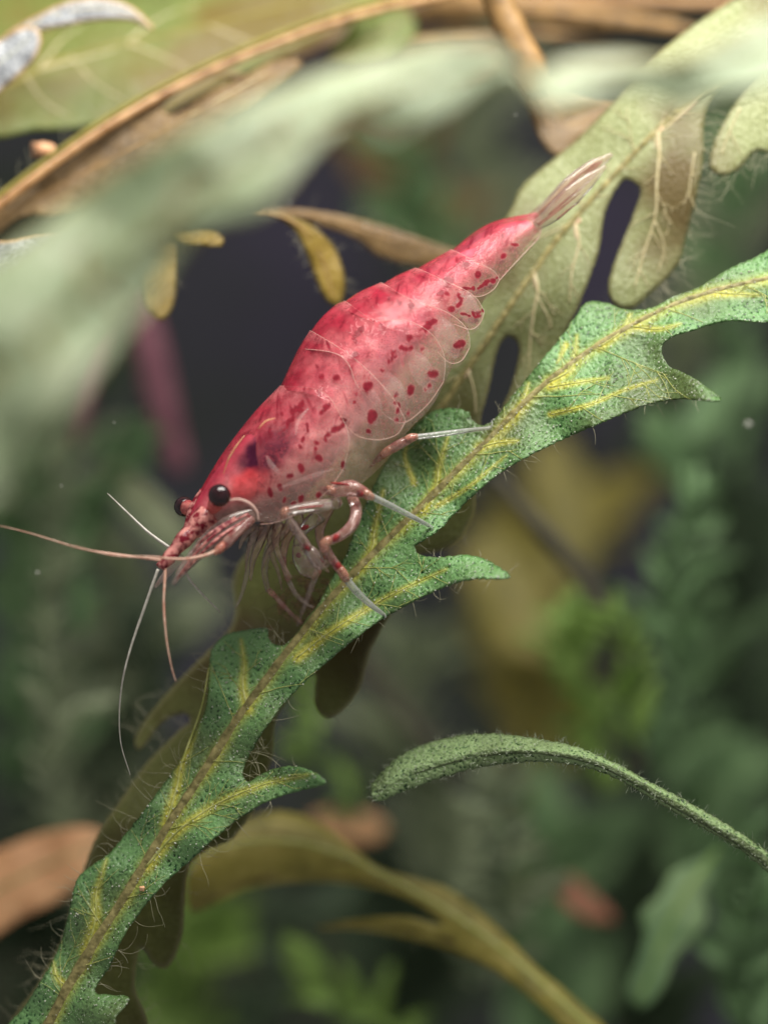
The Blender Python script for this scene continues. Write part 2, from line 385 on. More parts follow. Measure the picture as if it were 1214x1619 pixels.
def wall_mat():
    m, nt, out = nodes('back_glass'); L = nt.links.new
    tc = N(nt, 'ShaderNodeTexCoord'); n1 = N(nt, 'ShaderNodeTexNoise', i_Scale=.22, i_Detail=5.0); L(tc.outputs['Object'], n1.inputs['Vector'])
    r = ramp(nt, [(.40, lin(74, 68, 88)), (.56, lin(52, 60, 46)), (.7, lin(72, 66, 44))]); L(n1.outputs['Fac'], r.inputs['Fac'])
    p = N(nt, 'ShaderNodeBsdfPrincipled', i_Roughness=.9); L(r.outputs[0], p.inputs['Base Color']); L(p.outputs[0], out.inputs['Surface'])
    return m
M['back'] = wall_mat()

# ------------------------------------------------------------------ setting
bw = [(-24, 15, -24), (24, 15, -24), (24, 15, 14), (-24, 15, 14), (-24, 15.6, -24), (24, 15.6, -24), (24, 15.6, 14), (-24, 15.6, 14)]
bwo = mesh_obj('tank_back_wall', bw, [(3, 2, 1, 0), (4, 5, 6, 7), (0, 1, 5, 4), (2, 3, 7, 6), (1, 2, 6, 5), (3, 0, 4, 7)], M['back'], smooth=False)
tag(bwo, 'dark grey back wall of the aquarium, far out of focus', None, kind='structure')

# ------------------------------------------------------------------ leaves
def blade_mesh(outline, depth, spacing=5, step=6, jag=0.0, thick=.012, seed=1, closed_smooth=True, wob=.0):
    """triangulated blade with two faces and a rim. outline in picture pixels, depth(x,y)->Y in cm"""
    O = cr(outline, step=step, closed=True) if closed_smooth else np.asarray(outline, float)
    if jag:
        d = np.roll(O, -1, 0) - np.roll(O, 1, 0); n_ = np.stack([-d[:, 1], d[:, 0]], -1); n_ /= np.linalg.norm(n_, axis=1)[:, None] + 1e-9
        O = O + n_ * np.random.default_rng(seed).normal(0, jag, len(O))[:, None]
    x0, y0 = O.min(0); x1, y1 = O.max(0)
    gx, gy = np.meshgrid(np.arange(x0, x1, spacing), np.arange(y0, y1, spacing * .87))
    gx[1::2] += spacing * .5
    G = np.stack([gx.ravel(), gy.ravel()], -1); G += np.random.default_rng(seed).uniform(-.15, .15, G.shape) * spacing
    G = G[inside(G, O)]
    Oc = np.vstack([O, O[:1]]); de, _, _ = polydist(G, Oc)
    G = G[de > spacing * .55]
    vs = [Vector(p) for p in O.tolist()] + [Vector(p) for p in G.tolist()]
    no = len(O)
    r = delaunay_2d_cdt(vs, [(i, (i + 1) % no) for i in range(no)], [], 1, 1e-4)
    P = np.array([(v.x, v.y) for v in r[0]]); T = [tuple(f) for f in r[2]]
    bnd = {}
    for f in T:
        for a, b in zip(f, f[1:] + f[:1]): bnd[(a, b)] = bnd.get((a, b), 0) + 1
    be = [(a, b) for (a, b) in bnd if (b, a) not in bnd]
    ed, _, _ = polydist(P, Oc)
    Y = depth(P[:, 0], P[:, 1])
    if wob: Y = Y + wob * snoise(P[:, 0], P[:, 1], seed + 3, .05) + wob * .5 * snoise(P[:, 0], P[:, 1], seed + 9, .13)
    global LAST_P; LAST_P = P
    rim = np.clip(ed / 10, 0, 1); th = thick * (.35 + .65 * np.sqrt(rim))
    Vf = at(P[:, 0], P[:, 1], Y - th / 2); Vb = at(P[:, 0], P[:, 1], Y + th / 2)
    n = len(P)
    F = T + [tuple(i + n for i in f[::-1]) for f in T] + [(b, a, a + n, b + n) for a, b in be]
    F = [tuple(f[::-1]) for f in F]
    return np.vstack([Vf, Vb]), F, {'edge': np.tile(np.clip(ed / 9, 0, 1), 2)}, O

def rib(pts, depth, r0, r1, lift=.0, step=8, sides=6, flat=.6):
    P = cr(pts, step=step); Y = depth(P[:, 0], P[:, 1]) - lift
    return tube(at(P[:, 0], P[:, 1], Y), np.linspace(r0, r1, len(P)) / 400.0, sides, flat)

def edge_hairs(O, depth, n, lmin, lmax, seed, where=None, rad=.55, curl=.6, lift=0.0):
    r = random.Random(seed); ts = []
    OY = depth(O[:, 0], O[:, 1])
    area2 = np.sum(O[:, 0] * np.roll(O[:, 1], -1) - np.roll(O[:, 0], -1) * O[:, 1])
    k = 0; tries = 0
    while k < n and tries < n * 30:
        tries += 1
        i = r.randrange(len(O)); p = O[i]
        if where and not where(p[0], p[1]): continue
        t = O[(i + 1) % len(O)] - O[i - 1]; t = t / (np.linalg.norm(t) + 1e-9)
        nn = np.array([t[1], -t[0]]) * (1 if area2 > 0 else -1)
        a = math.atan2(nn[1], nn[0]) + r.gauss(0, .5); L_ = r.uniform(lmin, lmax) * r.uniform(.4, 1); c = r.gauss(0, curl) / 6
        y = float(OY[i]) - lift; dy = r.uniform(-.06, .03) * L_ / 40 / 6
        q = np.array(p, float); pts = []
        for s in range(7):
            pts.append((q[0], q[1], y + dy * s)); q = q + np.array([math.cos(a), math.sin(a)]) * L_ / 6; a += c + r.gauss(0, .12)
        A = np.array(pts); ts.append(tube(at(A[:, 0], A[:, 1], A[:, 2]), np.linspace(rad, rad * .35, 7) / 400, 3)); k += 1
    return tubes(ts)

def veinlets(lines, O, depth, seed, every=24, lmin=22, lmax=70, rad=.8, lift=.004, ang=.75):
    """fine branching side veins grown from the given vein lines, kept inside the blade"""
    q = random.Random(seed); segs = []
    def grow(p, a, L_, r, lv):
        pts = [p.copy()]; d = 0; c = q.gauss(0, .012)
        while d < L_:
            p = p + np.array([math.cos(a), math.sin(a)]) * 6; a += c + q.gauss(0, .07); d += 6; pts.append(p.copy())
            if lv < 2 and q.random() < .16: grow(p.copy(), a + q.choice((-1, 1)) * q.uniform(.4, .8), L_ * q.uniform(.3, .6), r * .75, lv + 1)
        segs.append((np.array(pts), r))
    for ln in lines:
        L = cr(ln, step=every); sd = 1
        for i in range(1, len(L) - 1):
            t = L[i + 1] - L[i - 1]; a = math.atan2(t[1], t[0]); sd = -sd
            grow(L[i] + 0, a + sd * q.uniform(ang * .7, ang * 1.3), q.uniform(lmin, lmax), rad, 0)
    ts = []
    for P, r in segs:
        m = inside(P, O); k = len(P) if m.all() else int(np.argmin(m))
        if k < 3: continue
        P = P[:k]; ts.append(tube(at(P[:, 0], P[:, 1], depth(P[:, 0], P[:, 1]) - lift - .007), np.linspace(r, r * .4, k) / 400, 4))
    return tubes(ts)

# --- the green lobed leaf the shrimp stands on
G_mid = cr([(70, 1640), (130, 1530), (200, 1420), (260, 1322), (320, 1230), (372, 1148), (430, 1068), (490, 990), (560, 910), (640, 830), (720, 750), (790, 680), (850, 620), (920, 565), (1000, 515), (1080, 478), (1150, 456), (1240, 436)], step=12)
def G_depth(x, y):
    P = np.stack([np.asarray(x, float), np.asarray(y, float)], -1)
    d, s, t = polydist(P, G_mid)          # signed: positive to the lower right
    s = s / 400.0
    Y = .04 - .62 * s - .35 * np.clip(s, 0, 1) ** 2 * 2 + .05 * np.exp(-(d / 16) ** 2) * 0
    # quilting between the veins
    Y = Y - .030 * np.clip(d / 60, 0, 1) * np.sin(t * 58) - .016 * np.cos(t * 105 + 1.3) * np.clip(d / 40, 0, 1)
    return Y + .12 * (t - .5) + .007 * snoise(P[:, 0], P[:, 1], 14, .05) + .004 * snoise(P[:, 0], P[:, 1], 20, .13)
G_out = [(10, 1640), (40, 1590), (72, 1540), (97, 1488), (110, 1436), (122, 1390), (150, 1365), (172, 1350), (196, 1322), (240, 1265), (286, 1200), (312, 1150), (327, 1110), (330, 1060), (334, 1028), (357, 1004), (388, 996), (422, 993),
         (424, 1008), (434, 1019), (450, 1019), (470, 1000), (486, 976), (503, 955), (520, 922), (545, 880), (562, 835), (580, 790), (605, 740), (640, 690), (680, 652), (712, 645), (740, 650), (746, 664), (762, 672), (782, 662), (800, 638), (840, 588), (880, 540), (908, 502), (928, 477), (962, 479), (990, 489), (1030, 486), (1060, 470), (1100, 455), (1150, 426), (1190, 408), (1240, 392),
         (1240, 500), (1150, 508), (1090, 524), (1058, 536), (1046, 553), (1058, 578), (1098, 598), (1141, 634), (1080, 631), (1030, 638), (960, 665), (880, 700), (800, 742), (742, 790), (694, 838), (668, 856), (656, 864), (664, 877), (690, 881), (740, 877), (778, 889), (806, 914), (740, 918), (680, 939), (610, 976), (560, 1012), (500, 1062), (452, 1110), (420, 1152), (396, 1192), (384, 1222), (392, 1236), (412, 1224), (438, 1214), (466, 1212), (498, 1222), (516, 1239), (480, 1250), (430, 1265), (385, 1291), (340, 1326), (300, 1362), (262, 1396), (226, 1438), (196, 1482), (172, 1532), (150, 1568), (180, 1574), (205, 1579), (186, 1606), (160, 1640)]
V, F, A, G_O = blade_mesh(G_out, G_depth, 4.2, 4.5, jag=.55, thick=.016, seed=11)
G_P = LAST_P
g_leaf = thing('lobed_leaf', 'textured green lobed leaf with yellow veins that the shrimp stands on', 'leaf', at(70, 1640, 0))
g_blade = mesh_obj('blade', V, F, M['green'], g_leaf, attrs=A); G_VN = []
mp = G_mid; 
Y = G_depth(mp[:, 0], mp[:, 1]); n_ = len(mp)
mesh_obj('midrib', *tube(at(mp[:, 0], mp[:, 1], Y - .004), (np.linspace(12, 5.5, n_) + NR.normal(0, .7, n_)) / 400, 8, .35), M['midrib'], g_leaf)
for pts, r0 in [([(392, 1122), (384, 1085), (386, 1050), (381, 1012)], 6), ([(262, 1306), (280, 1245), (288, 1205), (318, 1120), (330, 1056)], 6), ([(138, 1505), (152, 1450), (152, 1415), (168, 1360)], 7),
                ([(572, 898), (590, 862), (592, 840), (606, 775)], 5), ([(668, 806), (690, 768), (694, 740), (708, 690)], 6), ([(868, 604), (898, 588), (908, 570), (912, 530)], 6), ([(948, 548), (975, 530), (990, 512), (996, 496)], 5), ([(815, 655), (828, 632), (836, 605)], 4),
                ([(758, 708), (785, 700), (818, 697)], 5), ([(868, 612), (905, 606), (962, 597)], 4), ([(470, 1040), (510, 1008), (560, 975), (620, 940), (705, 900)], 5), ([(230, 1372), (268, 1328), (300, 1300), (350, 1268), (420, 1240), (486, 1226)], 7), ([(1130, 462), (1160, 464), (1200, 466)], 5), ([(1000, 515), (1040, 520), (1075, 512)], 4), ([(870, 655), (930, 640), (990, 615), (1040, 600)], 2.2), ([(690, 800), (740, 770), (800, 720)], 2.2), ([(895, 545), (880, 575)], 2.5), ([(655, 765), (640, 720), (650, 690)], 2), ([(105, 1560), (90, 1545), (84, 1520)], 4)]:
    mesh_obj('vein', *rib(pts, G_depth, r0 * .36, .8, .009, 6, 6, .5), M['vein'], g_leaf); G_VN.append((cr(pts, step=6), r0))
vat = np.zeros(len(G_P))
for ln, r0 in G_VN:
    d_, _, t_ = polydist(G_P, ln); vat = np.maximum(vat, np.exp(-(d_ / (r0 * 1.5 * (1 - .75 * t_) + 1)) ** 2) * (.95 - .45 * t_))
d_, _, t_ = polydist(G_P, G_mid); vat = np.maximum(vat, .6 * np.exp(-(d_ / 10) ** 2) * (.8 + .2 * np.sin(t_ * 90)))
for k_, a_ in (('vein', vat),):
    at_ = g_blade.data.attributes.new(k_, 'FLOAT', 'POINT'); at_.data.foreach_set('value', np.tile(np.clip(vat, 0, 1), 2).astype(np.float32))
mesh_obj('veinlets', *tubes([veinlets([l_[0] for l_ in G_VN], G_O, G_depth, 3, 24, 25, 70, .6), veinlets([G_mid.tolist()], G_O, G_depth, 8, 62, 50, 130, .75, ang=.9)]), M['vein'], g_leaf, kind='stuff')
hv = [edge_hairs(G_O, G_depth, 60, 12, 38, 5, lambda x, y: x > 560 and y > 600), edge_hairs(G_O, G_depth, 110, 25, 75, 6, lambda x, y: x < 470 and y < 1560, curl=1.5)]
mesh_obj('algae_hairs', *tubes([(v, f) for v, f in hv]), M['hair'], g_leaf, kind='stuff')
# grit and air specks lying on the blade, many of them set as white glints
gp = NR.uniform([60, 400], [1214, 1619], (60000, 2)); gp = gp[inside(gp, G_O)][:4200]; gp = np.column_stack([gp, G_depth(gp[:, 0], gp[:, 1])])
iv, if_ = ico(); ls = []
for p in gp:
    r_ = (0.45 + 1.2 * NR.random() ** 6) / 400; y = p[2] - .012
    ls.append((iv * r_ + at(p[0], p[1], y - r_ * .3), if_))
mesh_obj('grit_glints', *tubes(ls), M['grit'], g_leaf, kind='stuff')

# --- olive leaf behind it
O_mid = cr([(60, 1640), (200, 1430), (330, 1230), (450, 1060), (560, 880), (650, 720), (732, 595), (840, 436), (905, 350), (1040, 205), (1105, 152), (1250, 60)], step=14)
def O_depth(x, y):
    P = np.stack([np.asarray(x, float), np.asarray(y, float)], -1)
    d, s, t = polydist(P, O_mid)
    return .40 + .14 * t + .010 * snoise(P[:, 0], P[:, 1], 15, .05) + .12 * (d / 200) ** 2 - .02 * np.sin(t * 45) * np.clip(d / 50, 0, 1) - .35 * (s / 400)
O_out = [(20, 1640), (62, 1552), (97, 1488), (110, 1440), (133, 1372), (158, 1312), (194, 1260), (230, 1209), (276, 1162), (300, 1140), (288, 1129), (256, 1144), (222, 1186), (213, 1172), (230, 1138), (256, 1106), (288, 1070), (328, 1031), (362, 995), (372, 962), (368, 920), (385, 880), (430, 840), (520, 740), (620, 600), (700, 480), (770, 385), (806, 332), (822, 298), (852, 268), (905, 226), (952, 178), (1000, 124), (1060, 66), (1120, 22), (1180, -12), (1250, -40),
         (1250, 215), (1192, 240), (1170, 266), (1140, 277), (1122, 262), (1128, 226), (1142, 196), (1168, 152), (1204, 108), (1186, 104), (1148, 128), (1122, 160), (1112, 200), (1112, 250), (1101, 310), (1086, 370), (1070, 420), (1032, 460), (1000, 487), (974, 484), (962, 462), (966, 428), (1000, 340), (1012, 300), (988, 284), (966, 312), (954, 348), (945, 402), (920, 470), (905, 505), (860, 590), (818, 640), (800, 664), (790, 655), (810, 605), (820, 548), (802, 531), (786, 556), (774, 610), (760, 680), (800, 700), (756, 768), (750, 812), (724, 856), (690, 873), (655, 882), (640, 930), (588, 1026), (570, 1085), (546, 1120), (516, 1136), (497, 1112), (495, 1066), (440, 1130), (430, 1200), (404, 1276), (372, 1322), (346, 1338), (318, 1350), (296, 1382), (288, 1480), (266, 1529), (244, 1525), (222, 1500), (214, 1560), (222, 1640)]
V, F, A, O_O = blade_mesh(O_out, O_depth, 6, 5, jag=.4, thick=.014, seed=12)
A['age_shade'] = np.tile(np.clip((.82 - polydist(LAST_P, O_mid)[2]) / .42, 0, 1), 2)  # brown of the old end and painted shade, growing down the blade
o_leaf = thing('lobed_leaf', 'translucent olive lobed leaf with pale branching veins behind the shrimp tail', 'leaf', at(60, 1640, .4))
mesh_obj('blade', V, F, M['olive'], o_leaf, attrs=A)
mp = O_mid; Y = O_depth(mp[:, 0], mp[:, 1]); n_ = len(mp)
mesh_obj('midrib', *tube(at(mp[:, 0], mp[:, 1], Y - .006), np.linspace(8, 5, n_) / 400, 8, .5), M['midrib'], o_leaf)
for pts, r0 in [([(1105, 150), (1060, 195), (1040, 212), (1035, 235)], 8), ([(1040, 205), (1042, 240), (1038, 290), (1036, 340), (1018, 400), (1003, 455)], 7), ([(1036, 350), (1050, 390), (1040, 430)], 2.5), ([(910, 352), (915, 385), (904, 430), (900, 480)], 5), ([(842, 425), (850, 455), (844, 490), (838, 540), (836, 590)], 7), ([(850, 470), (866, 500), (872, 520)], 3), ([(905, 350), (860, 372), (830, 380)], 3), ([(740, 585), (750, 620), (752, 655)], 4), ([(735, 590), (718, 598), (700, 605)], 4), ([(1098, 240), (1090, 300), (1100, 330)], 3), ([(1170, 170), (1150, 215), (1140, 245)], 3)]:
    mesh_obj('vein', *rib(pts, O_depth, r0 * .42, .8, .009, 6, 6, .5), M['palevein'], o_leaf)
for pts in [[(1108, 148), (1090, 168), (1066, 190)], [(1048, 200), (1040, 212), (1040, 236)], [(918, 346), (910, 356), (912, 378)], [(848, 420), (845, 438), (848, 458)], [(742, 584), (736, 594), (728, 602)]]:
    mesh_obj('vein_junction', *rib(pts, O_depth, 3.4, 1.6, .008, 4, 8, .4), M['pinkvein'], o_leaf)
mesh_obj('veinlets', *veinlets([[(1040, 212), (1042, 240), (1038, 290), (1036, 340), (1018, 400), (1003, 455)], [(842, 425), (850, 455), (844, 490), (838, 540), (836, 590)], [(910, 352), (915, 385), (904, 430), (900, 480)], [(1098, 240), (1090, 300), (1100, 330)], [(1170, 170), (1150, 215), (1140, 245)], O_mid[-34:].tolist()], O_O, O_depth, 4, 30, 30, 90), M['palevein'], o_leaf, kind='stuff')
hv = [edge_hairs(O_O, O_depth, 130, 25, 80, 15, lambda x, y: x > 1015 and y > 180 and y < 520, curl=.35, rad=.5), edge_hairs(O_O, O_depth, 90, 25, 80, 16, lambda x, y: x < 480 and y > 850, curl=1.6), edge_hairs(O_O, O_depth, 25, 15, 40, 17, lambda x, y: 480 < x < 760 and y > 760)]
mesh_obj('algae_hairs', *tubes(hv), M['hair'], o_leaf, kind='stuff')

# --- pale leaf close to the glass, far out of focus
F_mid = cr([(-60, 640), (120, 480), (300, 320), (480, 210), (640, 140), (790, 100), (860, 120), (1000, 110), (1250, 70)], step=14)
def F_depth(x, y):
    P = np.stack([np.asarray(x, float), np.asarray(y, float)], -1); d, s, t = polydist(P, F_mid)
    return -3.5 + .9 * t - 1.0 * (s / 400) - .1 * np.sin(t * 20) * np.clip(d / 60, 0, 1)
F_out = [(-80, 460), (0, 405), (100, 330), (230, 240), (420, 145), (560, 98), (690, 68), (780, 70), (815, 96), (850, 112), (900, 90), (985, 84), (1060, 92), (1140, 60), (1250, 20), (1250, 120), (1150, 150), (1080, 170), (1010, 150), (960, 150), (880, 172), (846, 150), (815, 118), (770, 126), (715, 172), (650, 212), (600, 220), (560, 196), (520, 215), (470, 265), (410, 332), (340, 350), (290, 392), (240, 470), (190, 530), (140, 592), (90, 670), (30, 750), (-80, 800)]
V, F, A, F_O = blade_mesh(F_out, F_depth, 9, 8, thick=.02, seed=13, wob=.03)
f_leaf = thing('lobed_leaf', 'pale grey-green leaf blurred in the foreground across the upper left', 'leaf', at(-60, 640, -3.5))
mesh_obj('blade', V, F, M['pale'], f_leaf, attrs=A)
mp = F_mid; mesh_obj('midrib', *tube(at(mp[:, 0], mp[:, 1], F_depth(mp[:, 0], mp[:, 1]) - .01), np.linspace(9, 5, len(mp)) / 400, 8, .5), M['midrib'], f_leaf)
for pts in [[(60, 535), (90, 590), (70, 660)], [(150, 455), (190, 480), (200, 520)], [(250, 365), (300, 370), (330, 345)], [(330, 300), (390, 300), (430, 290)], [(140, 465), (130, 400), (160, 340)], [(280, 335), (290, 280), (330, 220)], [(430, 235), (440, 190), (490, 140)], [(560, 175), (600, 190), (640, 200)]]:
    mesh_obj('vein', *rib(pts, F_depth, 6, 2, .014), M['midrib'], f_leaf)

# --- fuzzy narrow leaf, lower right
H_mid = cr([(592, 1250), (640, 1222), (700, 1200), (760, 1188), (830, 1186), (900, 1192), (955, 1210), (1010, 1238), (1065, 1270), (1125, 1302), (1185, 1340), (1240, 1385)], step=8)
def H_depth(x, y):
    P = np.stack([np.asarray(x, float), np.asarray(y, float)], -1); d, s, t = polydist(P, H_mid)
    return .1 - .35 * t + .10 * np.cos(np.clip(d / 26, 0, 1.2) * 1.3) * 0 - .9 * (s / 400) * (1 - t) + .002 * d
H_out = [(586, 1252), (598, 1226), (640, 1190), (700, 1168), (760, 1160), (830, 1165), (900, 1178), (958, 1199), (1020, 1232), (1080, 1264), (1140, 1298), (1195, 1334), (1250, 1380), (1250, 1412), (1180, 1352), (1120, 1315), (1058, 1281), (1000, 1246), (948, 1221), (880, 1206), (820, 1206), (760, 1214), (700, 1230), (640, 1252), (602, 1267), (588, 1264)]
V, F, A, H_O = blade_mesh(H_out, H_depth, 4, 4, jag=.8, thick=.02, seed=14, wob=.006)
h_leaf = thing('narrow_leaf', 'fuzzy narrow green leaf arching on a thin stalk, lower right', 'leaf', at(1240, 1385, -.25))
mesh_obj('blade', V, F, M['fuzzy'], h_leaf, attrs=A)
hp = NR.uniform([580, 1150], [1250, 1410], (30000, 2)); hp = hp[inside(hp, H_O)][:350]; hp = np.column_stack([hp, H_depth(hp[:, 0], hp[:, 1])])
ls = []
for p in hp:
    y = p[2] - .02; a = NR.uniform(0, 6.28); l = NR.uniform(2, 6)
    P3 = at(np.array([p[0], p[0] + math.cos(a) * l * .6, p[0] + math.cos(a) * l]), np.array([p[1], p[1] + math.sin(a) * l * .5, p[1] + math.sin(a) * l * .7]), np.array([y, y - .012, y - .018]))
    ls.append(tube(P3, np.array([.7, .55, .3]) / 400, 3))
mesh_obj('fuzz', *tubes(ls), M['fuzz'], h_leaf, kind='stuff')
mesh_obj('edge_hairs', *edge_hairs(H_O, H_depth, 300, 4, 15, 21, None, .5, .3), M['fuzz'], h_leaf, kind='stuff')
mesh_obj('midrib', *rib([(600, 1250), (660, 1222), (760, 1195), (850, 1190), (950, 1210), (1065, 1272), (1185, 1343), (1245, 1395)], H_depth, 1.5, 7, .008), M['fuzzy'], h_leaf)

# generic simple leaf from outline
def flat_leaf(name, label, outline, y0, mat, mid=None, tilt=(0, -.5), curl=.1, sp=7, veins=(), vmat='palevein', ribmat='midrib', ribr=(6, 3), hairs=0, seed=1, group=None, thick=.014, cat='leaf', hl=(15, 45)):
    o = np.array(outline, float); c = o.mean(0)
    ml = cr(mid, step=10) if mid is not None else None
    def dep(x, y):
        x = np.asarray(x, float); y = np.asarray(y, float)
        Y = y0 + tilt[0] * (x - c[0]) / 400 + tilt[1] * (y - c[1]) / 400
        if ml is not None:
            d, s, t = polydist(np.stack([x, y], -1), ml); Y = Y + curl * (d / 60) ** 2 * .3 - .012 * np.sin(t * 17) * np.clip(d / 60, 0, 1)
        return Y
    V, F, A, OO = blade_mesh(outline, dep, sp, sp, jag=.3, thick=thick, seed=seed, wob=.006)
    b = mid[0] if mid is not None else outline[0]
    t = thing(name, label, cat, at(b[0], b[1], y0), group)
    mesh_obj('blade', V, F, M[mat], t, attrs=A)
    if mid is not None and ribmat: mesh_obj('midrib', *rib(mid, dep, ribr[0], ribr[1], .006), M[ribmat], t)
    for vpts, r0 in veins: mesh_obj('vein', *rib(vpts, dep, r0, 1.2, .005), M[vmat], t)
    if hairs: mesh_obj('algae_hairs', *edge_hairs(OO, dep, hairs, hl[0], hl[1], seed + 50), M['hair'], t, kind='stuff')
    return t

# --- upper left: broad olive-green leaf, brown leaf and the orange stem
flat_leaf('broad_leaf', 'broad yellow-green leaf filling the upper left corner', [(-40, -40), (120, -50), (300, -50), (520, -40), (600, -10), (560, 30), (480, 70), (400, 110), (300, 160), (230, 195), (150, 200), (60, 205), (-40, 200)], 1.5, 'topgreen',
          [(-40, 165), (60, 110), (110, 88), (200, 66), (330, 40), (520, -10)], (.2, -.7), .05, 8, [([(60, 110), (130, 92), (210, 70)], 4), ([(60, 110), (100, 60), (150, 30)], 3), ([(200, 66), (260, 90), (320, 120)], 3), ([(110, 88), (150, 130), (200, 160)], 3), ([(330, 40), (380, 60), (430, 80)], 3), ([(40, 120), (70, 160), (120, 190)], 3), ([(200, 66), (250, 30), (310, 5)], 3)], 'palevein', 'yellow', (4, 3), seed=31)
flat_leaf('lobed_leaf', 'brown lobed leaf hanging below the orange stem at upper left', [(-40, 360), (0, 325), (60, 285), (120, 245), (180, 200), (240, 165), (300, 135), (350, 118), (385, 116), (380, 122), (330, 124), (292, 138), (258, 168), (270, 182), (300, 168), (345, 138), (380, 124), (420, 100), (455, 92), (476, 98), (472, 112), (440, 142), (400, 175), (360, 200), (380, 230), (330, 280), (250, 310), (180, 330), (90, 345), (50, 340), (20, 350), (-40, 400)], 1.0, 'brownleaf',
          [(-40, 365), (100, 290), (220, 230), (330, 170), (470, 98)], (0, -.3), .05, 6, [([(300, 185), (360, 150), (440, 104)], 2.5)], 'palevein', 'brownstem', (3, 2), seed=32, hairs=24)
def stem(name, label, pts, Y, r, mat, cat='stem', group=None, sides=10, hairs=0, seed=3, bump=0.0):
    P = cr(pts, step=14); n = len(P)
    Yv = np.interp(np.linspace(0, 1, n), np.linspace(0, 1, len(Y)), Y) if hasattr(Y, '__len__') else np.full(n, float(Y))
    rr = np.interp(np.linspace(0, 1, n), np.linspace(0, 1, len(r)), r) + np.random.default_rng(seed).normal(0, bump, n)
    P3 = at(P[:, 0], P[:, 1], Yv); t = thing(name, label, cat, P3[0], group)
    rr3 = rr / 400 * (CAMD + Yv) / CAMD
    mesh_obj('stalk', *tube(P3, rr3, sides), M[mat], t)
    if hairs:
        fy = float(np.mean(Yv)); ls = []; q = random.Random(seed)
        for _ in range(hairs):
            i = q.randrange(n); a = q.uniform(-2.6, -1.2); L_ = q.uniform(12, 45)
            b = np.array([P[i][0] + math.cos(a) * rr[i], P[i][1] + math.sin(a) * rr[i]]); e = b + np.array([math.cos(a), math.sin(a)]) * L_; m_ = (b + e) / 2 + np.array([q.gauss(0, 3), q.gauss(0, 3)])
            A_ = np.array([b, m_, e]); ls.append(tube(at(A_[:, 0], A_[:, 1], Yv[i]), np.array([.6, .5, .3]) / 400, 3))
        mesh_obj('fine_hairs', *tubes(ls), M['hair'], t, kind='stuff')
    return t, P, Yv
t, P, Yv = stem('plant_stem', 'glossy orange-brown stem curving across the upper left corner', [(-30, 345), (60, 275), (160, 205), (250, 152), (350, 103), (450, 62), (540, 30), (640, 4), (720, -12)], (.75, .95, 1.2, 1.6), (10, 8, 7, 7), 'orangestem', hairs=70, seed=33)
mesh_obj('edge_line', *tube(at(P[:, 0] - 4, P[:, 1] - 11, Yv - .02), 4.5 / 400, 8), M['yellow'], t)

flat_leaf('leaf_fragment', 'grey leaf tip with a dark hooked point at the top left', [(-30, 95), (10, 52), (60, 22), (110, 0), (170, -4), (215, 14), (243, 47), (205, 32), (150, 33), (100, 42), (60, 50), (20, 72), (-30, 120)], .95, 'grey', [(-30, 105), (20, 60), (80, 24), (150, 12), (205, 20), (240, 45)], (0, 0), .1, 5, seed=34, ribmat='palevein', ribr=(2.5, 1))
flat_leaf('leaf_fragment', 'rounded bluish leaf tip with a pale rim at the left edge', [(-40, 90), (0, 60), (35, 42), (58, 44), (66, 64), (56, 92), (34, 116), (8, 138), (-40, 170)], .8, 'grey', [(-40, 125), (10, 90), (52, 54)], (0, 0), .15, 5, seed=35, ribmat='grit', ribr=(3, 1))
flat_leaf('leaf_fragment', 'fuzzy grey-white leaf edge at the left below the brown leaf', [(-40, 395), (20, 380), (70, 372), (110, 378), (90, 420), (60, 470), (-40, 520)], .5, 'grey', [(-40, 440), (30, 410), (100, 380)], (0, 0), .1, 5, seed=36, ribr=(2, 1), ribmat='grit')
# crumb on the stem
def crumb(name, label, px, py, Y, r, mat, cat='grain', seed=1, group=None, sx=1.0):
    rr = np.random.default_rng(seed); V, F = uvsphere((0, 0, 0), (r / 400 * sx, r / 400, r / 400 * .8), 12, 8)
    V = V * (1 + .30 * np.sin(V * 2600 / r + rr.uniform(0, 6, 3)).sum(1, keepdims=True) / 2)
    c = at(px, py, Y); o = mesh_obj(name, V + c, F, M[mat], None, loc=c); return tag(o, label, cat, group)
crumb('sand_grain', 'peach-coloured sand grain caught on the hairy orange stem', 67, 236, .86, 15, 'sand', seed=3, sx=1.2)
crumb('sand_grain', 'white curled crumb on the lower part of the green leaf', 225, 1405, float(G_depth(np.array([225.]), np.array([1405.]))[0]) - .02, 5, 'sand', seed=4)

# --- top middle: brown upright stem, floating stems at the surface, brown lobe
stem('plant_stem', 'upright brown jointed stem at the top centre', [(775, -30), (800, 30), (820, 75), (838, 110), (850, 150)], (.9, .9), (24, 25, 27, 30, 20), 'brownstem', seed=41, bump=.8)
flat_leaf('lobed_leaf', 'brown translucent leaf lobe under the jointed stem, pointing down', [(820, 100), (860, 120), (930, 150), (990, 165), (960, 195), (915, 232), (880, 246), (858, 225), (838, 180)], 1.0, 'brownleaf', [(835, 110), (860, 170), (878, 240)], (0, -.3), .05, 6, [([(860, 150), (895, 190)], 2), ([(845, 150), (850, 200)], 2)], 'brownstem', 'brownstem', (4, 1.5), seed=42)
stem('plant_stem', 'golden brown floating stem along the top right, out of focus', [(600, 20), (700, 6), (850, 18), (1000, 34), (1090, 46), (1130, 60)], (2.6, 2.2), (14, 17, 20, 20, 14, 6), 'brownstem', seed=43, bump=1)
stem('plant_stem', 'thin golden floating stem at the very top edge, out of focus', [(500, -4), (660, -8), (820, -4), (960, -2), (1240, 2)], (3.2, 3.0), (12, 14, 14, 12, 10), 'orangestem', seed=44)
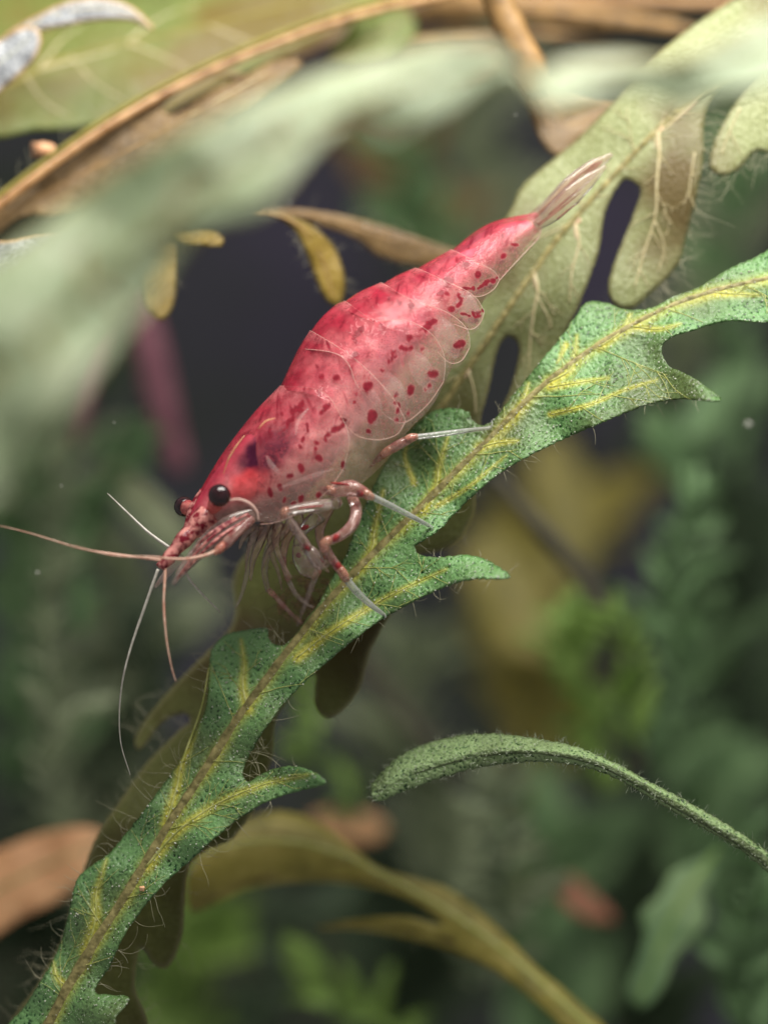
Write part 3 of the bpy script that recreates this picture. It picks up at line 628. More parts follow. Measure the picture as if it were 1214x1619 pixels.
stem('plant_stem', 'short yellowish floating twig behind the jointed stem', [(640, 70), (760, 62), (850, 54), (960, 58)], (2.4, 2.4), (7, 9, 8, 5), 'brownstem', seed=45)
flat_leaf('broad_leaf', 'olive leaf behind the orange stem at the top centre, blurred', [(540, 60), (560, 30), (610, 10), (650, 20), (655, 60), (620, 100), (570, 110), (520, 95)], 2.0, 'topgreen', [(520, 100), (590, 60), (650, 20)], seed=46)
flat_leaf('broad_leaf', 'dark olive leaf blurred at the top beside the upright stem', [(630, 60), (700, 40), (780, 50), (790, 90), (740, 130), (650, 120)], 2.6, 'brownleaf', [(630, 90), (700, 85), (785, 80)], seed=47)
flat_leaf('broad_leaf', 'brown floating leaf between the orange stem and the top edge', [(380, -10), (480, -20), (640, -20), (700, -5), (640, 20), (560, 50), (480, 90), (430, 100), (420, 60)], 2.3, 'brownleaf', [(390, 20), (520, 20), (690, -5)], seed=48)

# --- ochre leaf lobe with brown blade, over the dark gap
flat_leaf('curled_leaf', 'small ochre leaf lobe hanging in the dark gap above the shrimp', [(418, 334), (440, 335), (470, 344), (500, 360), (525, 385), (540, 415), (546, 450), (540, 478), (524, 481), (508, 462), (495, 430), (482, 395), (462, 360)], .75, 'ochre', [(420, 335), (462, 350), (494, 382), (515, 425), (526, 472)], (.2, 0), .1, 4, seed=51, ribmat='brownstem', ribr=(2.5, 1.2), hairs=36, hl=(12, 34))
flat_leaf('curled_leaf', 'brown drooping leaf blade running behind the red back of the shrimp', [(405, 330), (470, 330), (540, 340), (610, 358), (660, 375), (710, 392), (760, 400), (720, 430), (660, 420), (600, 405), (560, 375), (500, 355), (440, 342)], 1.15, 'brownleaf', [(405, 333), (500, 342), (600, 372), (700, 405)], (.1, 0), .1, 5, seed=52, ribmat='brownstem', ribr=(3, 2), hairs=20)
flat_leaf('curled_leaf', 'tiny ochre leaf tip poking out from under the pale foreground leaf', [(270, 366), (300, 360), (335, 362), (354, 376), (348, 390), (320, 388), (285, 384)], .6, 'ochre', [(270, 372), (350, 378)], seed=53, sp=4, ribmat=None)
flat_leaf('curled_leaf', 'olive rounded lobe hanging below the pale foreground leaf', [(215, 400), (270, 380), (278, 430), (275, 480), (258, 505), (238, 498), (222, 470)], .8, 'ochre', [(245, 385), (255, 500)], seed=54, sp=5, ribmat=None, hairs=6)

# --- bottom: blurred yellow leaf, orange leaves
flat_leaf('drooping_leaf', 'blurred yellow-green leaf with a golden midrib at the bottom', [(300, 1380), (350, 1320), (420, 1285), (480, 1290), (540, 1325), (600, 1372), (660, 1390), (720, 1412), (790, 1470), (850, 1530), (920, 1590), (990, 1660), (930, 1660), (850, 1590), (780, 1535), (700, 1500), (620, 1480), (560, 1470), (500, 1468), (560, 1455), (640, 1450), (700, 1462), (640, 1420), (560, 1400), (480, 1395), (400, 1405), (340, 1430), (300, 1440)], 1.25, 'yellow',
          [(310, 1350), (420, 1330), (520, 1345), (620, 1392), (720, 1450), (820, 1525), (970, 1660)], (.2, -.5), .2, 8, [([(720, 1490), (620, 1465), (510, 1464)], 4), ([(560, 1362), (480, 1372), (400, 1392), (330, 1425)], 3), ([(640, 1405), (560, 1392), (470, 1386), (390, 1396)], 2.5), ([(520, 1345), (440, 1318), (380, 1320)], 3)], 'ochre', 'vein', (4, 6), seed=61, hairs=14)
flat_leaf('drooping_leaf', 'blurred orange-tan leaf at the lower left edge', [(-60, 1380), (20, 1335), (90, 1312), (150, 1310), (170, 1340), (150, 1380), (100, 1420), (40, 1450), (-60, 1500)], 2.2, 'orange', [(-60, 1440), (50, 1380), (160, 1330)], (0, -.4), .1, 8, seed=62)
flat_leaf('drooping_leaf', 'blurred salmon leaf tip behind the green leaf near the bottom centre', [(490, 1290), (540, 1282), (590, 1290), (612, 1310), (590, 1330), (540, 1330), (500, 1318)], 4.2, 'orange', [(490, 1300), (610, 1312)], seed=63)
flat_leaf('drooping_leaf', 'blurred coral-red leaf among the dark plants at lower right', [(886, 1392), (905, 1385), (925, 1402), (972, 1452), (940, 1456), (910, 1446), (886, 1424)], 3.6, 'coral', [(885, 1385), (955, 1455)], seed=64)
flat_leaf('oval_leaf', 'blurred bright green oval leaf hanging at the lower right', [(1004, 1592), (990, 1565), (1004, 1525), (1018, 1480), (1012, 1445), (1040, 1418), (1062, 1378), (1100, 1362), (1140, 1340), (1128, 1385), (1112, 1420), (1118, 1455), (1092, 1490), (1066, 1520), (1052, 1556), (1026, 1590)], 2.2, 'bggreen', [(1135, 1345), (1085, 1410), (1050, 1480), (1008, 1588)], (.1, -.3), .1, 7, seed=65, ribmat='bggreen2', ribr=(6, 3))

# --- far plants
def blade_unit(Lc, Wc):
    """one small leaf along +x, length 1 cm"""
    n = 9; V, F = [], []
    for i in range(n):
        t = i / (n - 1); wv = Wc * math.sin(math.pi * min(1, t ** .75)) + .004
        z = .10 * Lc * math.sin(t * 2.2)
        V += [(t * Lc, -wv, z + .02), (t * Lc, 0, z - .015), (t * Lc, wv, z + .02)]
    for i in range(n - 1):
        for k in range(2): F.append((i * 3 + k, (i + 1) * 3 + k, (i + 1) * 3 + k + 1, i * 3 + k + 1))
    return V, F
_units = {}
def unit(mat, Lc, Wc):
    k = (mat, Lc, Wc)
    if k not in _units:
        V, F = blade_unit(Lc, Wc); me = bpy.data.meshes.new('leaf'); me.from_pydata(V, [], F)
        me.polygons.foreach_set('use_smooth', [True] * len(me.polygons)); me.materials.append(M[mat]); _units[k] = me
    return _units[k]
def far_plant(label, pts, Y, stemr, smat, lmat, n, Lpx, Wpx, seed, spread=1.1, cat='plant', group='blurred plants in the background', tmin=0.0):
    q = random.Random(seed); P = cr(pts, step=20); s = (CAMD + Y) / CAMD / 400
    P3 = at(P[:, 0], P[:, 1], Y); t = thing('water_plant', label, cat, P3[0], group)
    mesh_obj('stalk', *tube(P3, np.linspace(stemr, stemr * .5, len(P)) * s, 8), M[smat], t)
    n = int(n * 2.4); Lpx *= .8; Wpx *= .62
    me = unit(lmat, round(Lpx * s, 3), round(Wpx * s, 3)); base = wloc(t)
    for k in range(n):
        u = tmin + (1 - tmin) * (k + q.random() * .6) / n; i = min(len(P3) - 1, int(u * len(P3))); d = P3[min(i + 1, len(P3) - 1)] - P3[max(i - 1, 0)]
        up = math.atan2(d[2], d[0]); side = 1 if k % 2 else -1
        a = up + side * q.uniform(.35, spread); tilt = q.uniform(-.7, .7)
        o = bpy.data.objects.new('leaf', me); link(o, t)
        o.location = Vector(P3[i].tolist()) - base
        dirv = Vector((math.cos(a) * math.cos(tilt), math.sin(tilt), math.sin(a) * math.cos(tilt)))
        o.rotation_mode = 'QUATERNION'
        qt = dirv.to_track_quat('X', 'Z'); 
        from mathutils import Quaternion
        o.rotation_quaternion = qt @ Quaternion((1, 0, 0), q.uniform(-1.2, 1.2)); sc = q.uniform(.5, 1.1) * (1.9 if q.random() < .2 else 1); o.scale = (sc, sc, sc)
    return t

far_plant('grey-green bushy plant rising along the left edge, blurred', [(110, 1420), (90, 1250), (105, 1080), (85, 900), (95, 740)], 5.0, 10, 'bggrey', 'bggrey', 26, 95, 22, 71)
far_plant('green plant under the pale foreground leaf at left, blurred', [(130, 1000), (120, 880), (150, 780), (210, 690)], 4.2, 9, 'bggreen', 'bggreen', 14, 80, 22, 72)
far_plant('dim sage plant behind the lower left of the green leaf', [(30, 1330), (160, 1200), (230, 1090), (250, 980)], 6.0, 10, 'bggrey', 'bgdark', 20, 110, 24, 73)
stem('plant_stem', 'blurred pink stem hanging in the dark gap left of the shrimp', [(205, 440), (235, 540), (258, 640), (285, 745)], 4.5, (18, 26, 24, 18), 'pinkstem', seed=74)
stem('plant_stem', 'faint blurred pink stem below the pale leaf, far left', [(150, 520), (130, 600), (118, 700)], 5.5, (12, 16, 10), 'pinkstem', seed=75)
flat_leaf('drooping_leaf', 'pale sage leaf slanting down toward the shrimp eyes, blurred', [(170, 740), (200, 735), (260, 790), (310, 850), (340, 900), (300, 910), (240, 860), (190, 800)], 4.0, 'bggrey', [(175, 740), (250, 810), (330, 900)], seed=76, sp=10)
far_plant('dark green plant high in the centre background, very blurred', [(720, 470), (690, 380), (660, 280), (640, 220)], 7.0, 10, 'bggreen', 'bggreen', 10, 90, 26, 77)
far_plant('dark green plant behind the right side of the olive leaf', [(1150, 760), (1160, 600), (1140, 430), (1170, 270)], 6.0, 12, 'bgdark', 'bggreen', 16, 120, 30, 78)
far_plant('green plant right of the ochre leaves, blurred', [(1060, 1260), (1080, 1120), (1060, 980), (1100, 820), (1080, 700)], 4.6, 11, 'bgdark', 'bggreen', 18, 110, 28, 79)
far_plant('lime green leafy shoot in the right background below the leaf tip', [(960, 1250), (930, 1150), (900, 1070), (880, 990)], 3.8, 10, 'bggreen2', 'bggreen2', 12, 90, 26, 80)
far_plant('grey-green shoot with flat leaf pairs under the fuzzy leaf', [(760, 1560), (780, 1430), (770, 1330), (790, 1240)], 3.6, 8, 'bgdark', 'bggrey', 14, 75, 15, 81, spread=1.7)
far_plant('dark plant at the lower right corner behind the oval leaf', [(1180, 1650), (1190, 1540), (1160, 1440), (1190, 1330)], 3.2, 10, 'bgdark', 'bggreen', 16, 95, 26, 82)
far_plant('dark green plant along the right edge, very blurred', [(1230, 1300), (1200, 1150), (1215, 980), (1190, 820)], 7.0, 12, 'bgdark', 'bgdark', 16, 130, 34, 83)
far_plant('dim plant low in the bottom left background', [(380, 1700), (400, 1600), (450, 1520), (470, 1450)], 5.0, 10, 'bgdark', 'bgdark', 12, 110, 26, 84)
far_plant('dim lime plant at the bottom edge, centre, blurred', [(600, 1700), (620, 1640), (560, 1590), (520, 1570)], 3.5, 9, 'bggreen2', 'bggreen2', 9, 85, 22, 85)
far_plant('dim plant behind the middle of the green leaf, below its lobes', [(560, 1300), (520, 1220), (470, 1130), (500, 1060)], 4.2, 9, 'bgdark', 'bggreen2', 10, 90, 22, 86)
flat_leaf('drooping_leaf', 'tall blurred ochre leaf below the right half of the green leaf', [(840, 700), (890, 690), (930, 760), (945, 850), (925, 920), (880, 930), (850, 860), (835, 770)], 7.5, 'yellow', [(860, 690), (895, 800), (900, 930)], seed=87, sp=10)
flat_leaf('drooping_leaf', 'second blurred ochre leaf, beside the dark slanting stem', [(730, 860), (790, 840), (850, 900), (880, 980), (860, 1040), (800, 1030), (750, 960)], 6.5, 'yellow', [(750, 850), (810, 940), (850, 1040)], seed=88, sp=10)
stem('plant_stem', 'dark slanting stem behind the ochre leaves, blurred', [(780, 750), (850, 830), (920, 910), (970, 1010), (1000, 1120), (1010, 1220)], 3.0, (13, 15, 16, 15, 13), 'darkstem', seed=89)
stem('plant_stem', 'pinkish-brown stem below the leaf lobes in the centre, blurred', [(540, 1000), (600, 1080), (680, 1180), (720, 1230)], 4.5, (14, 15, 12), 'darkstem', seed=90)

far_plant('tall sage green plant filling the left background beside the antennae', [(180, 1500), (200, 1300), (170, 1120), (190, 960), (150, 860)], 6.5, 16, 'bggrey', 'bggrey', 30, 150, 46, 91)
far_plant('broad-leaved green plant under the pale leaf at the far left edge', [(20, 1250), (40, 1050), (30, 880), (60, 720)], 5.5, 14, 'bggreen', 'bggreen', 18, 130, 42, 92)
far_plant('tall dim plant in the upper right background behind the olive leaf', [(1060, 640), (1090, 480), (1130, 330), (1200, 180)], 8.5, 14, 'bggrey', 'bggrey', 20, 150, 46, 93)
far_plant('dim grey-green plant in the centre background above the shrimp tail', [(760, 520), (720, 380), (760, 260), (740, 140)], 9.0, 14, 'bggrey', 'bggrey', 16, 150, 50, 94)
far_plant('sage plant low in the centre background between the leaves', [(700, 1420), (680, 1260), (640, 1120), (660, 1020)], 7.0, 14, 'bgdark', 'bggrey', 18, 140, 40, 95)
far_plant('broad green plant in the right background beside the fuzzy stalk', [(1100, 1420), (1120, 1280), (1080, 1150), (1100, 1040)], 5.4, 14, 'bggreen', 'bggreen', 20, 130, 44, 96)
far_plant('dark leafy plant across the bottom right background', [(860, 1720), (880, 1580), (840, 1460), (880, 1340)], 6.5, 14, 'bgdark', 'bggreen', 18, 140, 42, 97)
far_plant('olive plant across the bottom left background under the leaf', [(300, 1760), (330, 1640), (280, 1540), (330, 1450)], 6.0, 14, 'bgdark', 'bggreen2', 16, 130, 38, 98)

far_plant('dense dark plant filling the bottom right corner background', [(1000, 1760), (1020, 1600), (980, 1480), (1010, 1340)], 8.0, 14, 'bgdark', 'bgdark', 26, 170, 50, 200)
far_plant('dense dark plant in the bottom centre background', [(640, 1780), (620, 1640), (660, 1520), (640, 1400)], 8.5, 14, 'bgdark', 'bgdark', 26, 170, 50, 201)
far_plant('dense dark plant in the bottom left corner background', [(120, 1780), (100, 1640), (140, 1540), (60, 1440)], 8.0, 14, 'bgdark', 'bgdark', 26, 170, 50, 202)
far_plant('dark plant mass behind the right edge below the leaf tip', [(1180, 1150), (1140, 1000), (1190, 860), (1150, 720)], 9.0, 14, 'bgdark', 'bgdark', 26, 180, 52, 203)
far_plant('olive-brown plant in the centre right background', [(840, 1280), (860, 1140), (820, 1000), (860, 860)], 9.0, 14, 'bgdark', 'yellow', 20, 170, 48, 204)
far_plant('dusky plant behind the left end of the pale leaf', [(40, 1040), (60, 900), (10, 760), (60, 620)], 8.0, 14, 'bgdark', 'bgdark', 22, 170, 48, 205)
far_plant('brown-green plant high behind the shrimp tail', [(640, 420), (660, 300), (620, 200), (660, 100)], 8.0, 14, 'bgdark', 'brownleaf', 18, 150, 44, 206)
far_plant('feathery sage shoot left of the antennae, softly blurred', [(70, 1240), (85, 1120), (70, 1000), (95, 880)], 2.9, 6, 'bggrey', 'bggrey', 16, 75, 13, 221)
far_plant('feathery green shoot under the right leaf tip, softly blurred', [(1050, 1120), (1075, 1010), (1060, 900), (1100, 790)], 3.0, 6, 'bgdark', 'bggreen', 16, 80, 15, 222)
far_plant('feathery lime shoot above the arching fuzzy leaf, softly blurred', [(1010, 1190), (985, 1120), (1000, 1040), (970, 980)], 2.8, 6, 'bgdark', 'bggreen2', 12, 70, 14, 223)
far_plant('feathery grey shoot below the arching fuzzy leaf, softly blurred', [(800, 1480), (790, 1400), (810, 1320), (790, 1250)], 2.8, 6, 'bgdark', 'bggrey', 13, 70, 12, 224, spread=1.6)
far_plant('feathery green shoot in the lower right corner, softly blurred', [(1190, 1620), (1170, 1520), (1200, 1430), (1170, 1350)], 2.6, 6, 'bgdark', 'bggreen', 14, 75, 16, 225)
ls = []; qd = random.Random(77)  # added brown clump standing in for the shaded tangle of far legs
M['shade_fluff'] = plain_mat('shade_fluff', lin(110, 84, 60), lin(164, 132, 100), 40, .5, .4, alpha=.3)
for _ in range(90):
    x, y = qd.gauss(482, 24), qd.gauss(952, 26); 
    if x + y * .5 > 1000: x -= 30
    r_ = qd.uniform(2, 9) / 400; V, F = ico()
    ls.append((V * np.array([r_ * qd.uniform(.7, 1.5), r_, r_ * qd.uniform(.6, 1.2)]) + at(x, y, .20 + qd.uniform(-.05, .08)), F))
for _ in range(50):
    x, y = qd.gauss(474, 30), qd.gauss(945, 32); a = qd.uniform(0, 6.28); pts = []
    for k in range(6):
        pts.append((x, y, .2 + qd.uniform(-.02, .02))); x += math.cos(a) * 6; y += math.sin(a) * 6; a += qd.gauss(0, .5)
    A_ = np.array(pts); ls.append(tube(at(A_[:, 0], A_[:, 1], A_[:, 2]), .7 / 400, 3))
V, F = tubes(ls); c = at(480, 970, .2)
tag(mesh_obj('shading_clump', V, F, M['shade_fluff'], None, loc=c), 'brown fluffy debris added around the far legs below the shrimp mouth', 'shading', kind='stuff')

# ------------------------------------------------------------------ specks floating in the water
for px, py, Y, r_, lab in [(180, 668, .3, 1.3, 'tiny white speck floating far left of the shrimp back'), (97, 768, .4, 1.6, 'tiny white speck floating above the long left antenna'), (59, 905, .5, 3, 'small pale speck floating below the long left antenna'), (1183, 670, .9, 6, 'round pale speck floating near the right edge'), (577, 356, .9, 2.6, 'white speck on the brown drooping leaf above the shrimp'), (458, 319, .8, 2.2, 'white speck just above the small ochre leaf lobe'), (815, 181, .5, 1.5, 'tiny white speck floating below the jointed stem')]:
    crumb('floating_speck', lab, px, py, Y, r_, 'speck', 'speck', seed=int(px), group='specks floating in the water')

# ================================================================== THE SHRIMP
def yc(px, py):
    a = ((np.asarray(px, float) - 300) * .72 + (830 - np.asarray(py, float)) * .69) / 760
    return -.16 + .36 * np.clip(a, -.3, 1.3)
shrimp = thing('shrimp', 'translucent red shrimp with dark red spots climbing down the green leaf', 'shrimp', at(600, 690, .1))

DARK = lin(120, 14, 34); RED = lin(160, 12, 46); PINK = lin(226, 112, 120); CREAM = lin(222, 178, 160)
spots = []          # x, y, rx, ry
def chain(pts, r):
    P = cr(pts, step=r * .9) if len(pts) > 2 else np.linspace(pts[0], pts[1], max(2, int(math.dist(pts[0], pts[1]) / (r * .9)) + 1))
    for p in P:
        if R.random() < .82: spots.append((p[0] + R.gauss(0, r * .35), p[1] + R.gauss(0, r * .35), r * R.uniform(.45, 1.25), r * R.uniform(.45, 1.25)))
for s in [(588, 661, 8, 11), (583, 613, 8, 7), (648, 619, 6, 9), (684, 594, 9, 7), (647, 538, 5, 6), (666, 557, 4, 4), (583, 683, 4, 4), (507, 726, 6, 6), (478, 741, 5, 8), (460, 754, 6, 4), (543, 735, 4, 6), (534, 601, 6, 5), (510, 598, 5, 4), (564, 566, 5, 5), (650, 486, 5, 5), (725, 548, 10, 7), (713, 492, 6, 5), (708, 447, 7, 5), (736, 422, 5, 4), (794, 409, 5, 5), (812, 389, 6, 3), (753, 438, 5, 6), (507, 784, 5, 6), (468, 798, 5, 4), (626, 628, 4, 4), (625, 640, 3, 3), (645, 655, 3, 4), (677, 612, 4, 4), (430, 780, 4, 8), (446, 770, 4, 6), (452, 790, 3, 5), (672, 620, 3, 3), (604, 590, 4, 3), (560, 640, 3, 3), (503, 703, 4, 4), (500, 712, 3, 4)]: spots.append(s)
for p, r in [([(614, 574), (634, 556), (648, 556)], 5), ([(629, 646), (628, 660), (627, 674)], 3.5), ([(519, 695), (524, 684), (536, 680), (549, 661)], 5.5), ([(507, 657), (514, 650), (522, 636)], 5.5), ([(490, 668), (484, 690), (476, 710)], 4.5), ([(565, 706), (562, 718), (557, 726)], 3.5), ([(479, 640), (468, 655), (460, 676)], 5), ([(670, 528), (675, 520), (690, 510)], 5), ([(730, 503), (745, 502), (763, 495)], 5), ([(722, 470), (727, 478), (724, 486)], 4.5), ([(734, 461), (755, 458), (784, 443)], 4.5), ([(481, 776), (480, 784), (479, 794)], 4), ([(690, 470), (704, 468)], 3.5), ([(560, 540), (575, 522)], 4)]: chain(p, r)
spots = np.array(spots); spots[:, 2:] *= 1.08; dashes = []
for _ in range(230):          # fainter dashes and streaks over back and flank
    k_ = R.randrange(12, 178); f_ = R.uniform(.04, .62)
    dashes.append((k_ / 190, f_, R.uniform(4, 15), R.uniform(1.4, 3.2), R.gauss(0, .5), R.uniform(.45, 1.0)))
def dash_field(X, Y):
    m = np.zeros(X.shape)
    for u_, f_, l_, w_, a_, k_ in dashes:
        i = int(u_ * len(ST)); x = ST[i, 0] + (ST[i, 2] - ST[i, 0]) * f_; y = ST[i, 1] + (ST[i, 3] - ST[i, 1]) * f_
        a = math.atan2(ST[i, 3] - ST[i, 1], ST[i, 2] - ST[i, 0]) + 1.1 + a_; dx, dy = X - x, Y - y
        d = np.sqrt(((dx * math.cos(a) + dy * math.sin(a)) / l_) ** 2 + ((-dx * math.sin(a) + dy * math.cos(a)) / w_) ** 2)
        m = np.maximum(m, np.clip((1.3 - d) / .6, 0, 1) * k_)
    return m
def spot_field(X, Y):
    m = np.zeros(X.shape)
    wx = X + 1.2 * np.sin(Y * .21 + X * .05); wy = Y + 1.1 * np.sin(X * .19 + 1)
    for x, y, rx, ry in spots:
        d = np.sqrt(((wx - x) / rx) ** 2 + ((wy - y) / ry) ** 2)
        m = np.maximum(m, np.clip((1.22 - d) / .35, 0, 1))
    return m

stn = np.array([  # dorsal x,y, ventral x,y, half width
    (296, 826, 304, 842, .025), (305, 802, 340, 838, .07), (322, 770, 398, 826, .12), (346, 732, 445, 822, .165), (382, 682, 498, 802, .195), (414, 646, 556, 776, .205), (443, 616, 602, 738, .205),
    (468, 570, 628, 706, .205), (500, 522, 650, 676, .205), (542, 486, 684, 640, .195), (600, 458, 716, 578, .175), (655, 434, 742, 522, .15), (712, 401, 770, 466, .125), (755, 371, 800, 430, .105), (790, 355, 830, 390, .08), (832, 347, 852, 366, .04)], float)
ST = cr(stn, n=190); nth = 96
th = np.linspace(0, 2 * np.pi, nth, endpoint=False)
Cx, Cy = (ST[:, 0] + ST[:, 2]) / 2, (ST[:, 1] + ST[:, 3]) / 2
hx, hy = (ST[:, 0] - ST[:, 2]) / 2, (ST[:, 1] - ST[:, 3]) / 2
PX = Cx[:, None] + hx[:, None] * np.cos(th); PY = Cy[:, None] + hy[:, None] * np.cos(th)
LAT = -ST[:, 4][:, None] * np.sign(np.sin(th)) * np.abs(np.sin(th)) ** .9
YC = yc(Cx, Cy)[:, None] + 0 * PX
W3 = at(PX, PY, YC); W3[..., 1] += LAT
q = (1 - np.cos(th)) / 2 * np.ones_like(PX)            # 0 back .. 1 belly
def mixc(a, b, t): return a + (b - a) * np.clip(t, 0, 1)[..., None]
s_ = np.linspace(0, 1, len(ST))[:, None] * np.ones_like(PX)
colr = mixc(np.broadcast_to(lin(162, 30, 56), PX.shape + (3,)), np.broadcast_to(lin(208, 118, 122), PX.shape + (3,)), (q - .08) / .34)
colr = mixc(colr, np.broadcast_to(lin(196, 170, 152), PX.shape + (3,)), (q - .42) / .4)
colr = mixc(colr, np.broadcast_to(lin(202, 70, 96), PX.shape + (3,)), np.clip((s_ - .62) / .2, 0, 1) * .5)
# organs that show through: dark stomach, pale heart, red liver patch near the eye
def blob(c, x, y, rx, ry, a, col, k):
    dx, dy = PX - x, PY - y; u = dx * math.cos(a) + dy * math.sin(a); v = -dx * math.sin(a) + dy * math.cos(a)
    m = np.clip(1.25 - np.sqrt((u / rx) ** 2 + (v / ry) ** 2) + .12 * np.sin(PX * .21) * np.sin(PY * .17), 0, .5) * 2
    return mixc(c, np.broadcast_to(col, c.shape), m * k)
band = np.sin((PX * .80 + PY * .60) * .16 + 2.2 * snoise(PX, PY, 41, .05)) * .5 + .5       # muscle bands showing through
colr = mixc(colr, np.broadcast_to(lin(168, 60, 84), colr.shape), np.clip(band - .35, 0, 1) * .55 * np.clip(1 - np.abs(q - .38) / .3, 0, 1) * np.clip((s_ - .3) / .1, 0, 1))
cl = np.clip(snoise(PX, PY, 42, .11) + .6 * snoise(PX, PY, 43, .27), -1, 1)
colr = mixc(colr, np.broadcast_to(lin(236, 190, 182), colr.shape), np.clip(cl, 0, 1) * .5 * np.clip((q - .15) / .2, 0, 1))
colr = mixc(colr, np.broadcast_to(lin(132, 50, 62), colr.shape), np.clip(-cl, 0, 1) * .40)
colr = blob(colr, 424, 716, 52, 30, -.75, lin(62, 16, 40), 1.0)
colr = blob(colr, 398, 768, 34, 24, -.3, lin(206, 44, 52), .8)
colr = blob(colr, 560, 640, 70, 30, -.9, lin(232, 150, 150), .45)
colr = blob(colr, 640, 540, 70, 22, -.7, lin(190, 84, 110), .45)
colr = blob(colr, 740, 386, 46, 6, -.62, lin(120, 60, 84), .7)
colr = blob(colr, 690, 420, 50, 6, -.6, lin(150, 60, 90), .5)
colr = blob(colr, 620, 720, 40, 26, -.9, lin(150, 118, 92), .7)
F = []
nu = len(ST)
for i in range(nu - 1):
    for k in range(nth):
        k2 = (k + 1) % nth; F.append((i * nth + k, i * nth + k2, (i + 1) * nth + k2, (i + 1) * nth + k))
F.append(tuple(range(nth - 1, -1, -1))); F.append(tuple(range((nu - 1) * nth, nu * nth)))
M['flesh'] = pigment_mat('shrimp_flesh', True, rough=.45, sss=.28, coat=0, bumpy=.25)
mesh_obj('flesh', W3.reshape(-1, 3), F, M['flesh'], shrimp, colors=np.concatenate([colr, (.92 - .60 * np.clip((q - .36) / .42, 0, 1))[..., None]], -1).reshape(-1, 4))

